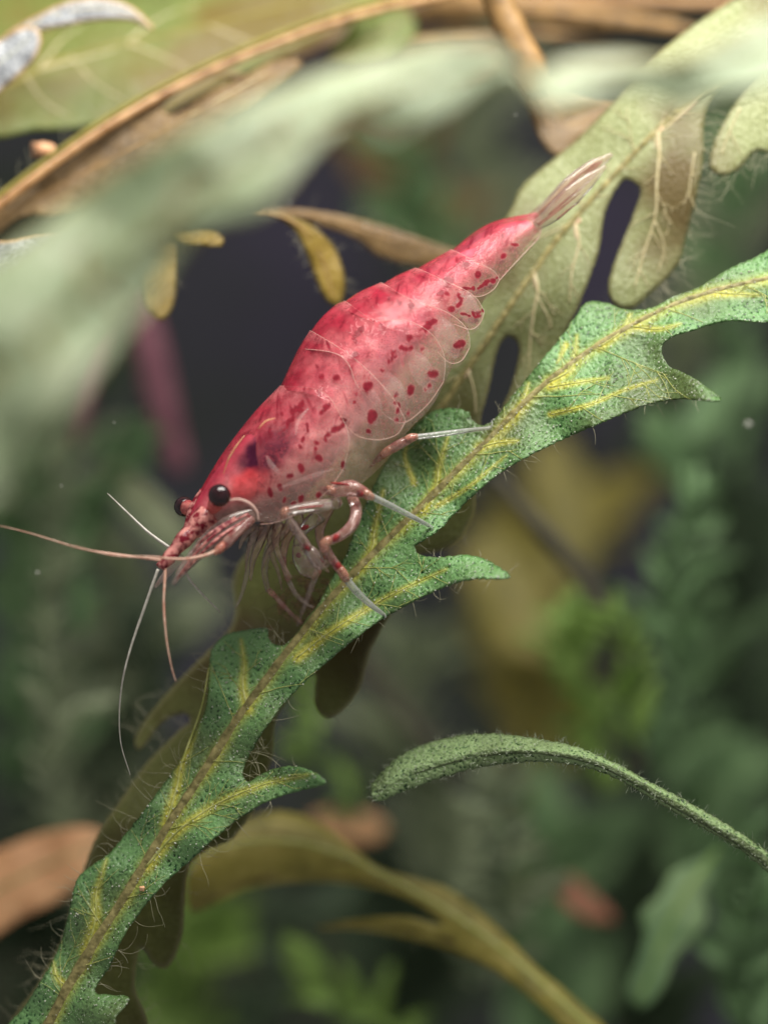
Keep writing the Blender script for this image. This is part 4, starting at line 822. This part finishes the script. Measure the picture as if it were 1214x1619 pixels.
# --- shell plates: Coons patches over the flesh, both sides
M['shell'] = pigment_mat('shrimp_shell', True, rough=.07, sss=0, coat=.24, pepper=lin(150, 16, 40), bumpy=.5, transl=.2)
M['rim'] = plain_mat('shell_rim', lin(236, 190, 176), lin(250, 226, 214), 18, .2, .3, alpha=.42)
def width_at(px, py):
    P = np.stack([px.ravel(), py.ravel()], -1); d, s, t = polydist(P, np.stack([Cx, Cy], -1)[::3])
    return np.interp(t, np.linspace(0, 1, nu), ST[:, 4]).reshape(px.shape)
PHI = .64 * math.pi; PLATE_FLIP = True
def plate(name, D, Rr, B, Fr, nu_=70, nv=84, grow=.012, red=1.0, front_rim=False, label=None, amin=.09, flare=3.0):
    u = np.linspace(0, 1, nu_); v = np.linspace(0, 1, nv)
    qv = (1 - np.cos(v * PHI)) / (1 - math.cos(PHI))
    def curve(pts, t):
        C = cr(pts, n=200) if len(pts) > 2 else np.linspace(pts[0], pts[1], 200)
        d = np.linspace(0, 1, 200); return np.stack([np.interp(t, d, C[:, 0]), np.interp(t, d, C[:, 1])], -1)
    Dc, Bc, Fc, Rc = curve(D, u), curve(B, u), curve(Fr, qv), curve(Rr, qv)
    U, Q = u[:, None, None], qv[None, :, None]
    C = (1 - Q) * Dc[:, None] + Q * Bc[:, None] + (1 - U) * Fc[None] + U * Rc[None] - ((1 - U) * (1 - Q) * Dc[0] + U * (1 - Q) * Dc[-1] + (1 - U) * Q * Bc[0] + U * Q * Bc[-1])
    nd = np.gradient(Dc, axis=0); nd = np.stack([nd[:, 1], -nd[:, 0]], -1); nd /= np.linalg.norm(nd, axis=1)[:, None]
    C = C + nd[:, None] * (flare * u ** 2)[:, None, None] * (1 - Q) ** 2
    X, Yp = C[..., 0], C[..., 1]
    wd = width_at(X, Yp) * 1.03 + .004 + grow * u[:, None]
    wd = wd.mean(1, keepdims=True) * .6 + wd * .4
    lat = wd * np.sin(v * PHI)[None]
    ycen = yc(X, Yp); ym = yc(Dc[:, 0], Dc[:, 1])[:, None] * .5 + ycen * .5
    near = at(X, Yp, ym); near[..., 1] -= lat
    far = at(X, Yp, ym); far[..., 1] += lat
    # pigment: dense on the back, thin low on the sides
    g = np.clip((qv[None] * np.ones_like(X)) * 1.0, 0, 1)
    nz = .5 + .5 * snoise(X, Yp, 5, .12) + .35 * snoise(X, Yp, 6, .35)
    col = mixc(np.broadcast_to(RED, X.shape + (3,)), np.broadcast_to(lin(226, 96, 112), X.shape + (3,)), (g - .15) / .3)
    col = mixc(col, np.broadcast_to(lin(222, 160, 152), X.shape + (3,)), (g - .45) / .4)
    al = amin + red * (.74 * np.clip(1 - g / .40, 0, 1) ** 1.1) * (.75 + .35 * nz) + .10 * nz * np.clip(1 - g, 0, 1)
    # paler band along the hind edge of each plate
    mott = np.clip(.5 + 1.1 * snoise(X, Yp, 21, .09) + .7 * snoise(X, Yp, 22, .22), 0, 1) * np.clip(1 - np.abs(g - .2) / .22, 0, 1)
    col = mixc(col, np.broadcast_to(lin(240, 168, 164), X.shape + (3,)), mott * .22)
    hb = np.clip((u[:, None] - .80) / .2, 0, 1) * np.clip(1 - g * 1.5, 0, 1)
    col = mixc(col, np.broadcast_to(lin(246, 190, 186), X.shape + (3,)), hb * .22)
    da = dash_field(X, Yp); col = mixc(col, np.broadcast_to(lin(128, 6, 36), X.shape + (3,)), da); al = np.clip(np.maximum(al, da * .8), 0, 1)
    sp = spot_field(X, Yp)
    col = mixc(col, np.broadcast_to(DARK, X.shape + (3,)), sp); al = np.clip(np.maximum(al, sp * .95), 0, 1)
    cn = np.concatenate([col, al[..., None]], -1)
    n = nu_ * nv
    V = np.vstack([near.reshape(-1, 3), far.reshape(-1, 3)]); CC = np.vstack([cn.reshape(-1, 4)] * 2); F = []
    for i in range(nu_ - 1):
        for k in range(nv - 1):
            a = i * nv + k; f = (a, a + nv, a + nv + 1, a + 1)
            F.append(f[::-1] if PLATE_FLIP else f); F.append(tuple(x + n for x in (f if PLATE_FLIP else f[::-1])))
    o = mesh_obj(name, V, F, M['shell'], shrimp, colors=CC)
    if label: o['label'] = label
    for side in (near, far):
        ed = np.vstack([side[-1, 2:], side[::-1, -1][1:]])
        if front_rim: ed = np.vstack([ed, side[0, ::-1][1:-8]])
        ed = ed[::2]; kk = np.linspace(0, 1, len(ed))
        mesh_obj('rim', *tube(ed, .0014 * (.55 + .45 * np.clip(kk * 3, 0, 1)), 5), M['rim'], o)
    return o

plate('tail_segment', [(706, 402), (750, 367), (788, 349), (848, 338)], [(848, 338), (856, 354), (852, 376)], [(788, 446), (815, 416), (852, 376)], [(706, 402), (742, 424), (788, 446)], red=.8)
plate('abdomen_segment', [(650, 430), (682, 412), (713, 397)], [(713, 397), (750, 418), (778, 432), (788, 446)], [(728, 469), (757, 472), (778, 461), (788, 446)], [(650, 430), (690, 452), (728, 469)])
plate('abdomen_segment', [(597, 453), (628, 436), (656, 426)], [(656, 426), (700, 448), (745, 470), (764, 496)], [(716, 516), (742, 524), (757, 514), (764, 496)], [(597, 453), (660, 482), (716, 516)])
plate('abdomen_segment', [(532, 486), (566, 463), (602, 449)], [(602, 449), (648, 478), (704, 498), (736, 524), (741, 552)], [(690, 560), (710, 577), (728, 573), (741, 552)], [(532, 486), (596, 516), (650, 536), (690, 560)])
plate('abdomen_segment', [(441, 616), (456, 584), (474, 550), (492, 524)], [(492, 524), (560, 570), (615, 625), (641, 667)], [(548, 676), (568, 692), (601, 697), (628, 688), (641, 667)], [(441, 616), (500, 628), (530, 650), (548, 676)])
plate('abdomen_segment', [(474, 552), (500, 512), (528, 486), (545, 478)], [(545, 478), (590, 510), (640, 512), (680, 532), (701, 568), (700, 606)], [(598, 648), (616, 664), (640, 670), (675, 642), (700, 606)], [(474, 552), (530, 562), (552, 580), (566, 614), (598, 648)], front_rim=True, grow=.02)
plate('carapace', [(298, 822), (312, 784), (345, 727), (378, 682), (408, 646), (443, 611)], [(443, 611), (510, 622), (540, 660), (553, 696), (545, 741)], [(413, 829), (440, 825), (482, 806), (520, 776), (545, 741)], [(298, 822), (330, 812), (368, 798), (396, 806), (413, 829)], nu_=130, nv=110, grow=.014, amin=.10, red=1.05, flare=1.5, label='red carapace with a pale lower edge')

# gill and stomach ridges seen through the carapace: two pale streaks
def streak(name, pts, r0, r1, mat, off, parent=shrimp):
    P = cr(pts, step=5); ww = width_at(P[:, :1], P[:, 1:])[:, 0]
    P3 = at(P[:, 0], P[:, 1], yc(P[:, 0], P[:, 1])); P3[:, 1] -= ww * off
    n = len(P); r = np.interp(np.linspace(0, 1, n), [0, .3, .7, 1], [r1, r0, r0, r1]) / 400
    return mesh_obj(name, *tube(P3, r, 6, .5), M[mat], parent)
M['goldline'] = plain_mat('gold_line', lin(226, 160, 120), lin(240, 196, 150), 40, .3, .2, alpha=.6)
M['clear'] = plain_mat('clear_chitin', lin(186, 140, 128), lin(230, 206, 196), 40, .1, .35, alpha=.18, wall=.7)
M['clear2'] = plain_mat('glassy_chitin', lin(214, 216, 206), lin(240, 242, 236), 30, .08, .45, alpha=.3, wall=.6)
M['faint'] = plain_mat('faint_chitin', lin(222, 180, 176), lin(240, 216, 212), 30, .12, .3, alpha=.14)
streak('carapace_groove', [(356, 750), (364, 728), (376, 708), (390, 690)], 1.5, .5, 'goldline', .98)
streak('carapace_groove', [(412, 680), (424, 668), (438, 664)], 1.3, .5, 'goldline', 1.08)
streak('carapace_groove', [(424, 722), (432, 736), (448, 752)], 4, 1.5, 'faint', 1.06)
streak('carapace_groove', [(440, 774), (466, 764), (500, 752), (530, 742)], 3.5, 1, 'faint', 1.06)
streak('carapace_groove', [(470, 690), (474, 668), (490, 648)], 3, 1, 'faint', 1.06)

# --- eyes
M['eye'] = plain_mat('shrimp_eye', lin(20, 8, 12), lin(48, 20, 26), 60, .12, bump=.15)
M['eyestalk'] = plain_mat('eye_stalk', lin(170, 50, 62), lin(220, 140, 130), 60, .3, .3, alpha=.85)
def eye(px, py, dy, r, sx, sy, sdy):
    y = float(yc(320, 800)); c = at(px, py, y + dy); V, F = uvsphere((0, 0, 0), (r / 400, r / 400 * .95, r / 400), 40, 28)
    o = mesh_obj('eye', V + c, F, M['eye'], shrimp)
    b = at(sx, sy, y + sdy); P = b + (c - b) * np.linspace(0, .8, 8)[:, None]
    mesh_obj('eye_stalk', *tube(P, np.linspace(.55, .8, 8) * r / 400, 12), M['eyestalk'], o)
eye(347, 783, -.19, 17.5, 336, 806, -.06)
eye(291, 801, .12, 16, 314, 808, .03)

# --- antennules, scales and flagella
M['redflesh'] = plain_mat('mottled_red', lin(128, 26, 44), lin(222, 150, 142), 46, .2, .3, bump=.5, lo=.42, hi=.58)
M['palered'] = plain_mat('pale_red', lin(178, 70, 76), lin(228, 176, 162), 34, .15, .35, alpha=.34, lo=.40, hi=.56, wall=.5)
M['flag'] = plain_mat('flagellum', lin(196, 140, 120), lin(226, 196, 176), 60, .3, .3)
M['flagpale'] = plain_mat('pale_flagellum', lin(176, 170, 160), lin(214, 210, 200), 60, .3, .3)
M['joint2'] = plain_mat('antenna_joint', lin(190, 90, 80), lin(232, 176, 150), 60, .15, .3, alpha=.5)
def limb(name, pts, radii, dy, mat, parent=shrimp, sides=10, flat=None, step=4):
    P = cr(np.array(pts, float), step=step); n = len(P)
    Yb = yc(P[:, 0], P[:, 1]) + np.interp(np.linspace(0, 1, n), np.linspace(0, 1, len(dy)), dy)
    r = np.interp(np.linspace(0, 1, n), np.linspace(0, 1, len(radii)), radii) / 400
    return mesh_obj(name, *tube(at(P[:, 0], P[:, 1], Yb), r, sides, flat), M[mat], parent)
limb('rostrum', [(322, 775), (306, 806), (296, 836), (284, 858), (270, 880)], (6, 9, 7, 5, 1), (-.02, 0, 0), 'redflesh', flat=.5)
an = limb('antennule', [(330, 815), (306, 838), (292, 852), (278, 868), (264, 886), (254, 898)], (20, 19, 13, 14, 10, 11, 6), (-.06, -.08, -.08), 'redflesh')
limb('flagellum', [(254, 886), (225, 882), (180, 876), (130, 868), (80, 853), (40, 841), (-10, 829)], (2.2, 1.8, 1.3, .9, .5), (-.08, -.15, -.1), 'flag', an, 6)
limb('flagellum', [(262, 892), (260, 925), (259, 960), (263, 1010), (270, 1050), (278, 1078)], (2.6, 2.2, 1.7, 1.2, .6), (-.08, -.12, -.1), 'flag', an, 6)
an2 = limb('antennule', [(318, 822), (296, 842), (280, 864), (266, 880), (250, 896)], (13, 11, 9, 7, 5), (.06, .05, .05), 'redflesh')
limb('flagellum', [(268, 866), (248, 852), (228, 836), (204, 813), (170, 780)], (2.8, 2.2, 1.6, .8), (.06, .1, .2), 'flagpale', an2, 6)
limb('flagellum', [(250, 900), (242, 922), (228, 962), (208, 1020), (195, 1070), (189, 1120), (191, 1175), (206, 1226)], (2.6, 2.2, 1.5, 1.0, .6), (.04, .08, .2), 'flagpale', an2, 6)
ab = limb('antenna', [(398, 820), (376, 840), (356, 860), (342, 873)], (8, 8, 9, 6), (-.16, -.18, -.18), 'palered')
limb('joint', [(356, 858), (346, 868), (338, 876)], (5, 6.5, 3), (-.18, -.2, -.2), 'joint2', ab, 10)
limb('flagellum', [(343, 870), (325, 878), (290, 884), (240, 881), (180, 878), (110, 862)], (3, 2.0, 1.6, 1.2, .6), (-.2, -.22, -.2), 'flag', ab, 6)
sc_ = limb('scale', [(402, 812), (370, 826), (336, 850), (304, 884), (272, 924)], (10, 15, 14, 9, 2), (-.13, -.15, -.12), 'clear', ab, 10, .3)
for k_, pl in enumerate([[(392, 812), (350, 836), (312, 872), (280, 915)], [(388, 822), (348, 848), (316, 878), (288, 908)], [(372, 818), (340, 838), (318, 856), (300, 880)]]): limb('scale_ray', pl, (1.6, 2.4, 1.8, .8), (-.17, -.2, -.16), 'redflesh', sc_, 6)
limb('scale', [(322, 862), (300, 885), (284, 905), (276, 926)], (5, 8, 6, 1), (-.17, -.15), 'clear', ab, 8, .3)
ab2 = limb('antenna', [(350, 840), (320, 868), (296, 896), (278, 920)], (12, 10, 7, 2), (.06, .08), 'palered', shrimp, 8, .4)
limb('flagellum', [(290, 900), (304, 922), (322, 942), (348, 968)], (2.6, 2, 1.5, .8), (.1, .2), 'flagpale', ab2, 6)
limb('scale', [(290, 880), (268, 902), (244, 930)], (6, 7, 2), (.04, .03), 'clear', an2, 8, .3)
limb('cheek_plate', [(358, 792), (376, 789), (394, 795), (406, 808), (409, 822)], (1.2, 2, 2, 1.8, 1), (-.2, -.215, -.2), 'rim', shrimp, 6)

# --- legs: glassy segments with dark red joints
M['legpink'] = plain_mat('leg_pink', lin(196, 120, 116), lin(228, 178, 168), 44, .12, .35, alpha=.36, lo=.4, hi=.6, wall=.5)
M['joint'] = plain_mat('leg_joint', lin(206, 122, 96), lin(240, 190, 164), 60, .12, .35, alpha=.42, wall=.5)
M['band'] = plain_mat('leg_band', lin(104, 16, 26), lin(150, 44, 44), 40, .25, 0, alpha=.9)
def leg3(name, pts, radii, mat, parent, sides=10, step=4, flat=None):
    if name == 'band':      # pigment lies inside the limb, a little longer than its core
        a_, b_ = np.array(pts[0], float), np.array(pts[-1], float); pts = [a_ - (b_ - a_) * .25, (a_ + b_) / 2, b_ + (b_ - a_) * .25]; step = 2
    P = cr(np.array(pts, float), step=step); n = len(P)
    r = np.interp(np.linspace(0, 1, n), np.linspace(0, 1, len(radii)), radii) / 400
    if name == 'band':
        r = r * .8 * np.sin(np.linspace(.5, math.pi - .5, n)); P[:, 2] += .014
    return mesh_obj(name, *tube(at(P[:, 0], P[:, 1], P[:, 2]), r, sides, flat), M[mat], parent)
def gy(x, y, lift=.012): return float(G_depth(np.array([float(x)]), np.array([float(y)]))[0]) - lift
# hind leg reaching back along the leaf
y1 = -.16; t1 = gy(772, 678, .02)
l = leg3('leg', [(585, 738, -.02), (602, 722, -.13), (625, 706, -.18), (648, 694, -.18)], (2, 7, 8, 7), 'legpink', shrimp)
leg3('joint', [(640, 696, -.19), (650, 692, -.185), (660, 690, -.18)], (5, 7.5, 5), 'joint', l); leg3('band', [(644, 695, -.2), (654, 692, -.195)], (5, 5), 'band', l)
leg3('joint', [(604, 722, -.16), (612, 714, -.17), (620, 708, -.18)], (6, 8, 6), 'joint', l)
leg3('shin', [(656, 691, -.18), (690, 687, -.14), (735, 681, -.08), (776, 676, t1)], (4.6, 4.8, 4, 2.5), 'clear2', l)
leg3('claw', [(772, 677, t1), (778, 672, t1 - .01), (777, 664, t1)], (2.4, 1.6, .6), 'clear2', l)
# second leg
t2 = gy(680, 833, .02)
l = leg3('leg', [(505, 772, -.14), (525, 776, -.24), (552, 772, -.28), (580, 780, -.28)], (3, 11, 14, 8), 'legpink', shrimp)
leg3('joint', [(574, 777, -.29), (582, 783, -.285), (590, 787, -.27)], (6, 8, 5), 'joint', l); leg3('band', [(566, 779, -.31), (576, 781, -.305)], (6.5, 6.5), 'band', l)
leg3('joint', [(518, 770, -.27), (524, 774, -.28), (532, 778, -.28)], (4, 6, 4), 'joint', l); leg3('band', [(528, 764, -.30), (548, 766, -.32)], (2.6, 2.6), 'band', l)
leg3('shin', [(584, 783, -.28), (615, 798, -.22), (650, 816, -.14), (678, 831, t2)], (5.5, 5, 4.4, 3.2), 'clear2', l)
leg3('claw', [(676, 830, t2), (684, 834, t2 - .01), (681, 840, t2)], (3, 2, .6), 'clear2', l)
# third leg, folded down onto the midrib
t3 = gy(606, 972, .02)
l = leg3('leg', [(556, 785, -.18), (563, 805, -.26), (558, 828, -.3), (540, 846, -.32), (518, 857, -.32)], (9, 9.5, 9, 8, 7), 'legpink', shrimp)
leg3('joint', [(522, 852, -.33), (513, 860, -.335), (514, 872, -.33)], (6.5, 8.5, 6), 'joint', l); leg3('band', [(536, 846, -.345), (527, 854, -.345)], (6.2, 6.2), 'band', l)
leg3('forearm', [(515, 864, -.32), (524, 882, -.3), (538, 902, -.28), (546, 912, -.27)], (6.5, 7, 7, 6), 'legpink', l)
leg3('joint', [(536, 898, -.29), (543, 908, -.285), (548, 918, -.275)], (7, 7.8, 6), 'joint', l); leg3('band', [(529, 889, -.31), (538, 900, -.305)], (7.4, 7.4), 'band', l)
leg3('shin', [(546, 914, -.27), (566, 938, -.22), (588, 958, -.16), (606, 971, t3)], (6, 5.8, 5, 3.2), 'clear2', l)
leg3('claw', [(603, 969, t3), (610, 974, t3 - .01), (607, 980, t3)], (3, 2, .6), 'clear2', l)
# pincer leg
l = leg3('leg', [(535, 795, -.22), (505, 800, -.3), (475, 804, -.34), (450, 808, -.36)], (9, 10, 9, 6), 'clear', shrimp)
leg3('joint', [(456, 805, -.37), (449, 809, -.375), (450, 818, -.37)], (4.5, 6.5, 5), 'joint', l); leg3('band', [(478, 803, -.38), (505, 800, -.35)], (1.8, 1.8), 'band', l)
leg3('forearm', [(451, 812, -.36), (465, 834, -.35), (480, 856, -.33), (488, 868, -.32)], (5.5, 6.5, 7, 7), 'clear', l)
leg3('band', [(482, 862, -.345), (489, 869, -.34)], (6.5, 6.5), 'band', l)
leg3('pincer', [(488, 868, -.32), (498, 882, -.3), (508, 892, -.28), (522, 890, -.27)], (8, 12, 11, 3), 'clear', l)
leg3('pincer', [(496, 884, -.31), (502, 895, -.3), (512, 898, -.28)], (6, 6, 1.5), 'clear', l)
# far legs and mouthparts
l = leg3('leg', [(505, 815, -.05), (485, 832, -.08), (472, 850, -.1), (468, 862, -.1)], (13, 11, 7, 5), 'clear', shrimp)
leg3('band', [(478, 836, -.13), (486, 832, -.13)], (5, 5), 'band', l); leg3('band', [(470, 876, -.1), (474, 880, -.1)], (6, 5), 'band', l)
leg3('pincer', [(468, 862, -.1), (474, 882, -.08), (486, 898, -.05), (500, 912, -.02)], (6, 12, 16, 6), 'clear', l, flat=.5)
l = leg3('leg', [(450, 830, .1), (428, 860, .12), (418, 900, .12), (424, 935, .1)], (9, 7, 5, 4), 'clear', shrimp)
leg3('joint', [(424, 932, .09), (430, 938, .09), (436, 944, .1)], (4, 5.5, 3), 'joint', l)
leg3('shin', [(432, 940, .1), (450, 960, .14), (466, 976, .18), (478, 986, .2)], (4, 3.6, 3, 1.6), 'legpink', l)
l = leg3('leg', [(410, 830, .05), (398, 862, .06), (392, 900, .08), (382, 940, .1), (372, 962, .12)], (8, 5, 4, 3, 1.6), 'clear', shrimp)
l = leg3('leg', [(520, 800, .08), (505, 840, .1), (512, 880, .12), (500, 905, .12)], (10, 8, 6, 5), 'legpink', shrimp)
leg3('joint', [(506, 898, .11), (500, 907, .11), (496, 915, .12)], (5, 6.5, 4), 'joint', l); leg3('band', [(511, 880, .1), (509, 888, .1)], (5.5, 5.5), 'band', l)
leg3('shin', [(500, 908, .12), (488, 940, .14), (478, 966, .16), (470, 990, .18)], (4.5, 4, 3.2, 1.5), 'clear', l)
l = leg3('leg', [(470, 825, .04), (452, 856, .04), (448, 890, .06), (456, 918, .08)], (9, 7, 5, 4), 'legpink', shrimp)
leg3('band', [(449, 882, .04), (450, 890, .05)], (5, 5), 'band', l)
leg3('shin', [(456, 918, .08), (468, 940, .1), (484, 955, .12), (496, 960, .14)], (4, 3.4, 2.6, 1.2), 'clear', l)
M['mouth'] = plain_mat('mouthparts', lin(140, 84, 70), lin(216, 180, 156), 50, .3, .3, alpha=.3, wall=.35, lo=.4, hi=.6)
for pts, rr in [([(420, 828, -.1), (412, 855, -.12), (400, 885, -.1), (396, 918, -.06)], (10, 7, 5, 1.5)), ([(440, 828, -.12), (436, 860, -.14), (446, 890, -.12), (462, 915, -.08)], (9, 6, 4, 1.5)), ([(398, 832, -.06), (385, 850, -.06), (378, 868, -.04)], (8, 5, 1.5)), ([(462, 822, -.1), (446, 846, -.12), (424, 872, -.1), (414, 900, -.06)], (8, 6, 4, 1.2)), ([(470, 815, -.06), (478, 850, -.02), (500, 885, .0), (520, 905, .03)], (10, 8, 6, 2)), ([(430, 830, .02), (428, 870, .04), (440, 905, .06), (446, 935, .08)], (8, 5, 3, 1)), ([(405, 832, .02), (392, 872, .04), (388, 905, .06)], (7, 4, 1))]:
    leg3('mouthpart', pts, rr, 'mouth', shrimp, 8)
# swimmerets under the belly plates
for x, y, a in [(585, 640, 0), (625, 625, 0), (668, 590, 0), (708, 535, 0), (740, 490, 0)]:
    yy = float(yc(x, y)) - width_at(np.array([[float(x)]]), np.array([[float(y)]]))[0, 0] * .9
    leg3('swimmeret', [(x - 20, y - 34, yy), (x - 4, y - 10, yy - .03), (x + 8, y + 14, yy - .02), (x + 14, y + 30, yy)], (9, 17, 16, 5), 'faint', shrimp, 10, 4, .3)

# --- tail fan
M['fan'] = plain_mat('tail_fan', lin(190, 140, 128), lin(214, 194, 172), 20, .12, .4, alpha=.3, wall=.4)
M['fanred'] = plain_mat('tail_fan_red', lin(120, 52, 48), lin(170, 112, 100), 30, .2, .3, alpha=.4)
yt = float(yc(850, 352))
def fan(name, pts, rr, dy, mat, parent=shrimp): return leg3(name, [(x, y, yt + d) for (x, y), d in zip(pts, dy)], rr, mat, parent, 10, 4, .18)
f1 = fan('tail_blade', [(842, 350), (870, 326), (905, 292), (940, 262), (968, 243)], (8, 12, 15, 13, 3), (0, -.02, -.02, 0, .02), 'fan')
f2 = fan('tail_blade', [(846, 358), (872, 338), (904, 308), (936, 280), (958, 262)], (8, 14, 16, 12, 2), (-.05, -.08, -.08, -.06, -.04), 'fan')
f3 = fan('tail_blade', [(840, 344), (868, 320), (900, 284), (930, 258), (944, 250)], (7, 9, 8, 5, 1.5), (.05, .05, .06, .08, .1), 'fan')
for pts, rr, p in [([(846, 344), (880, 312), (912, 280), (945, 256)], (3.5, 3, 2.5, .6), f1), ([(926, 278), (938, 264), (952, 254)], (4, 6, 1.5), f1), ([(850, 356), (885, 330), (918, 304)], (2.5, 2.2, .6), f2), ([(866, 340), (892, 318), (915, 298)], (1.8, 1.8, .5), f2), ([(880, 346), (900, 330), (918, 318)], (1.4, 1.4, .4), f2)]:
    fan('tail_ray', pts, rr, (-.05,) * len(pts) if p is f1 else (-.11,) * len(pts), 'fanred', p)
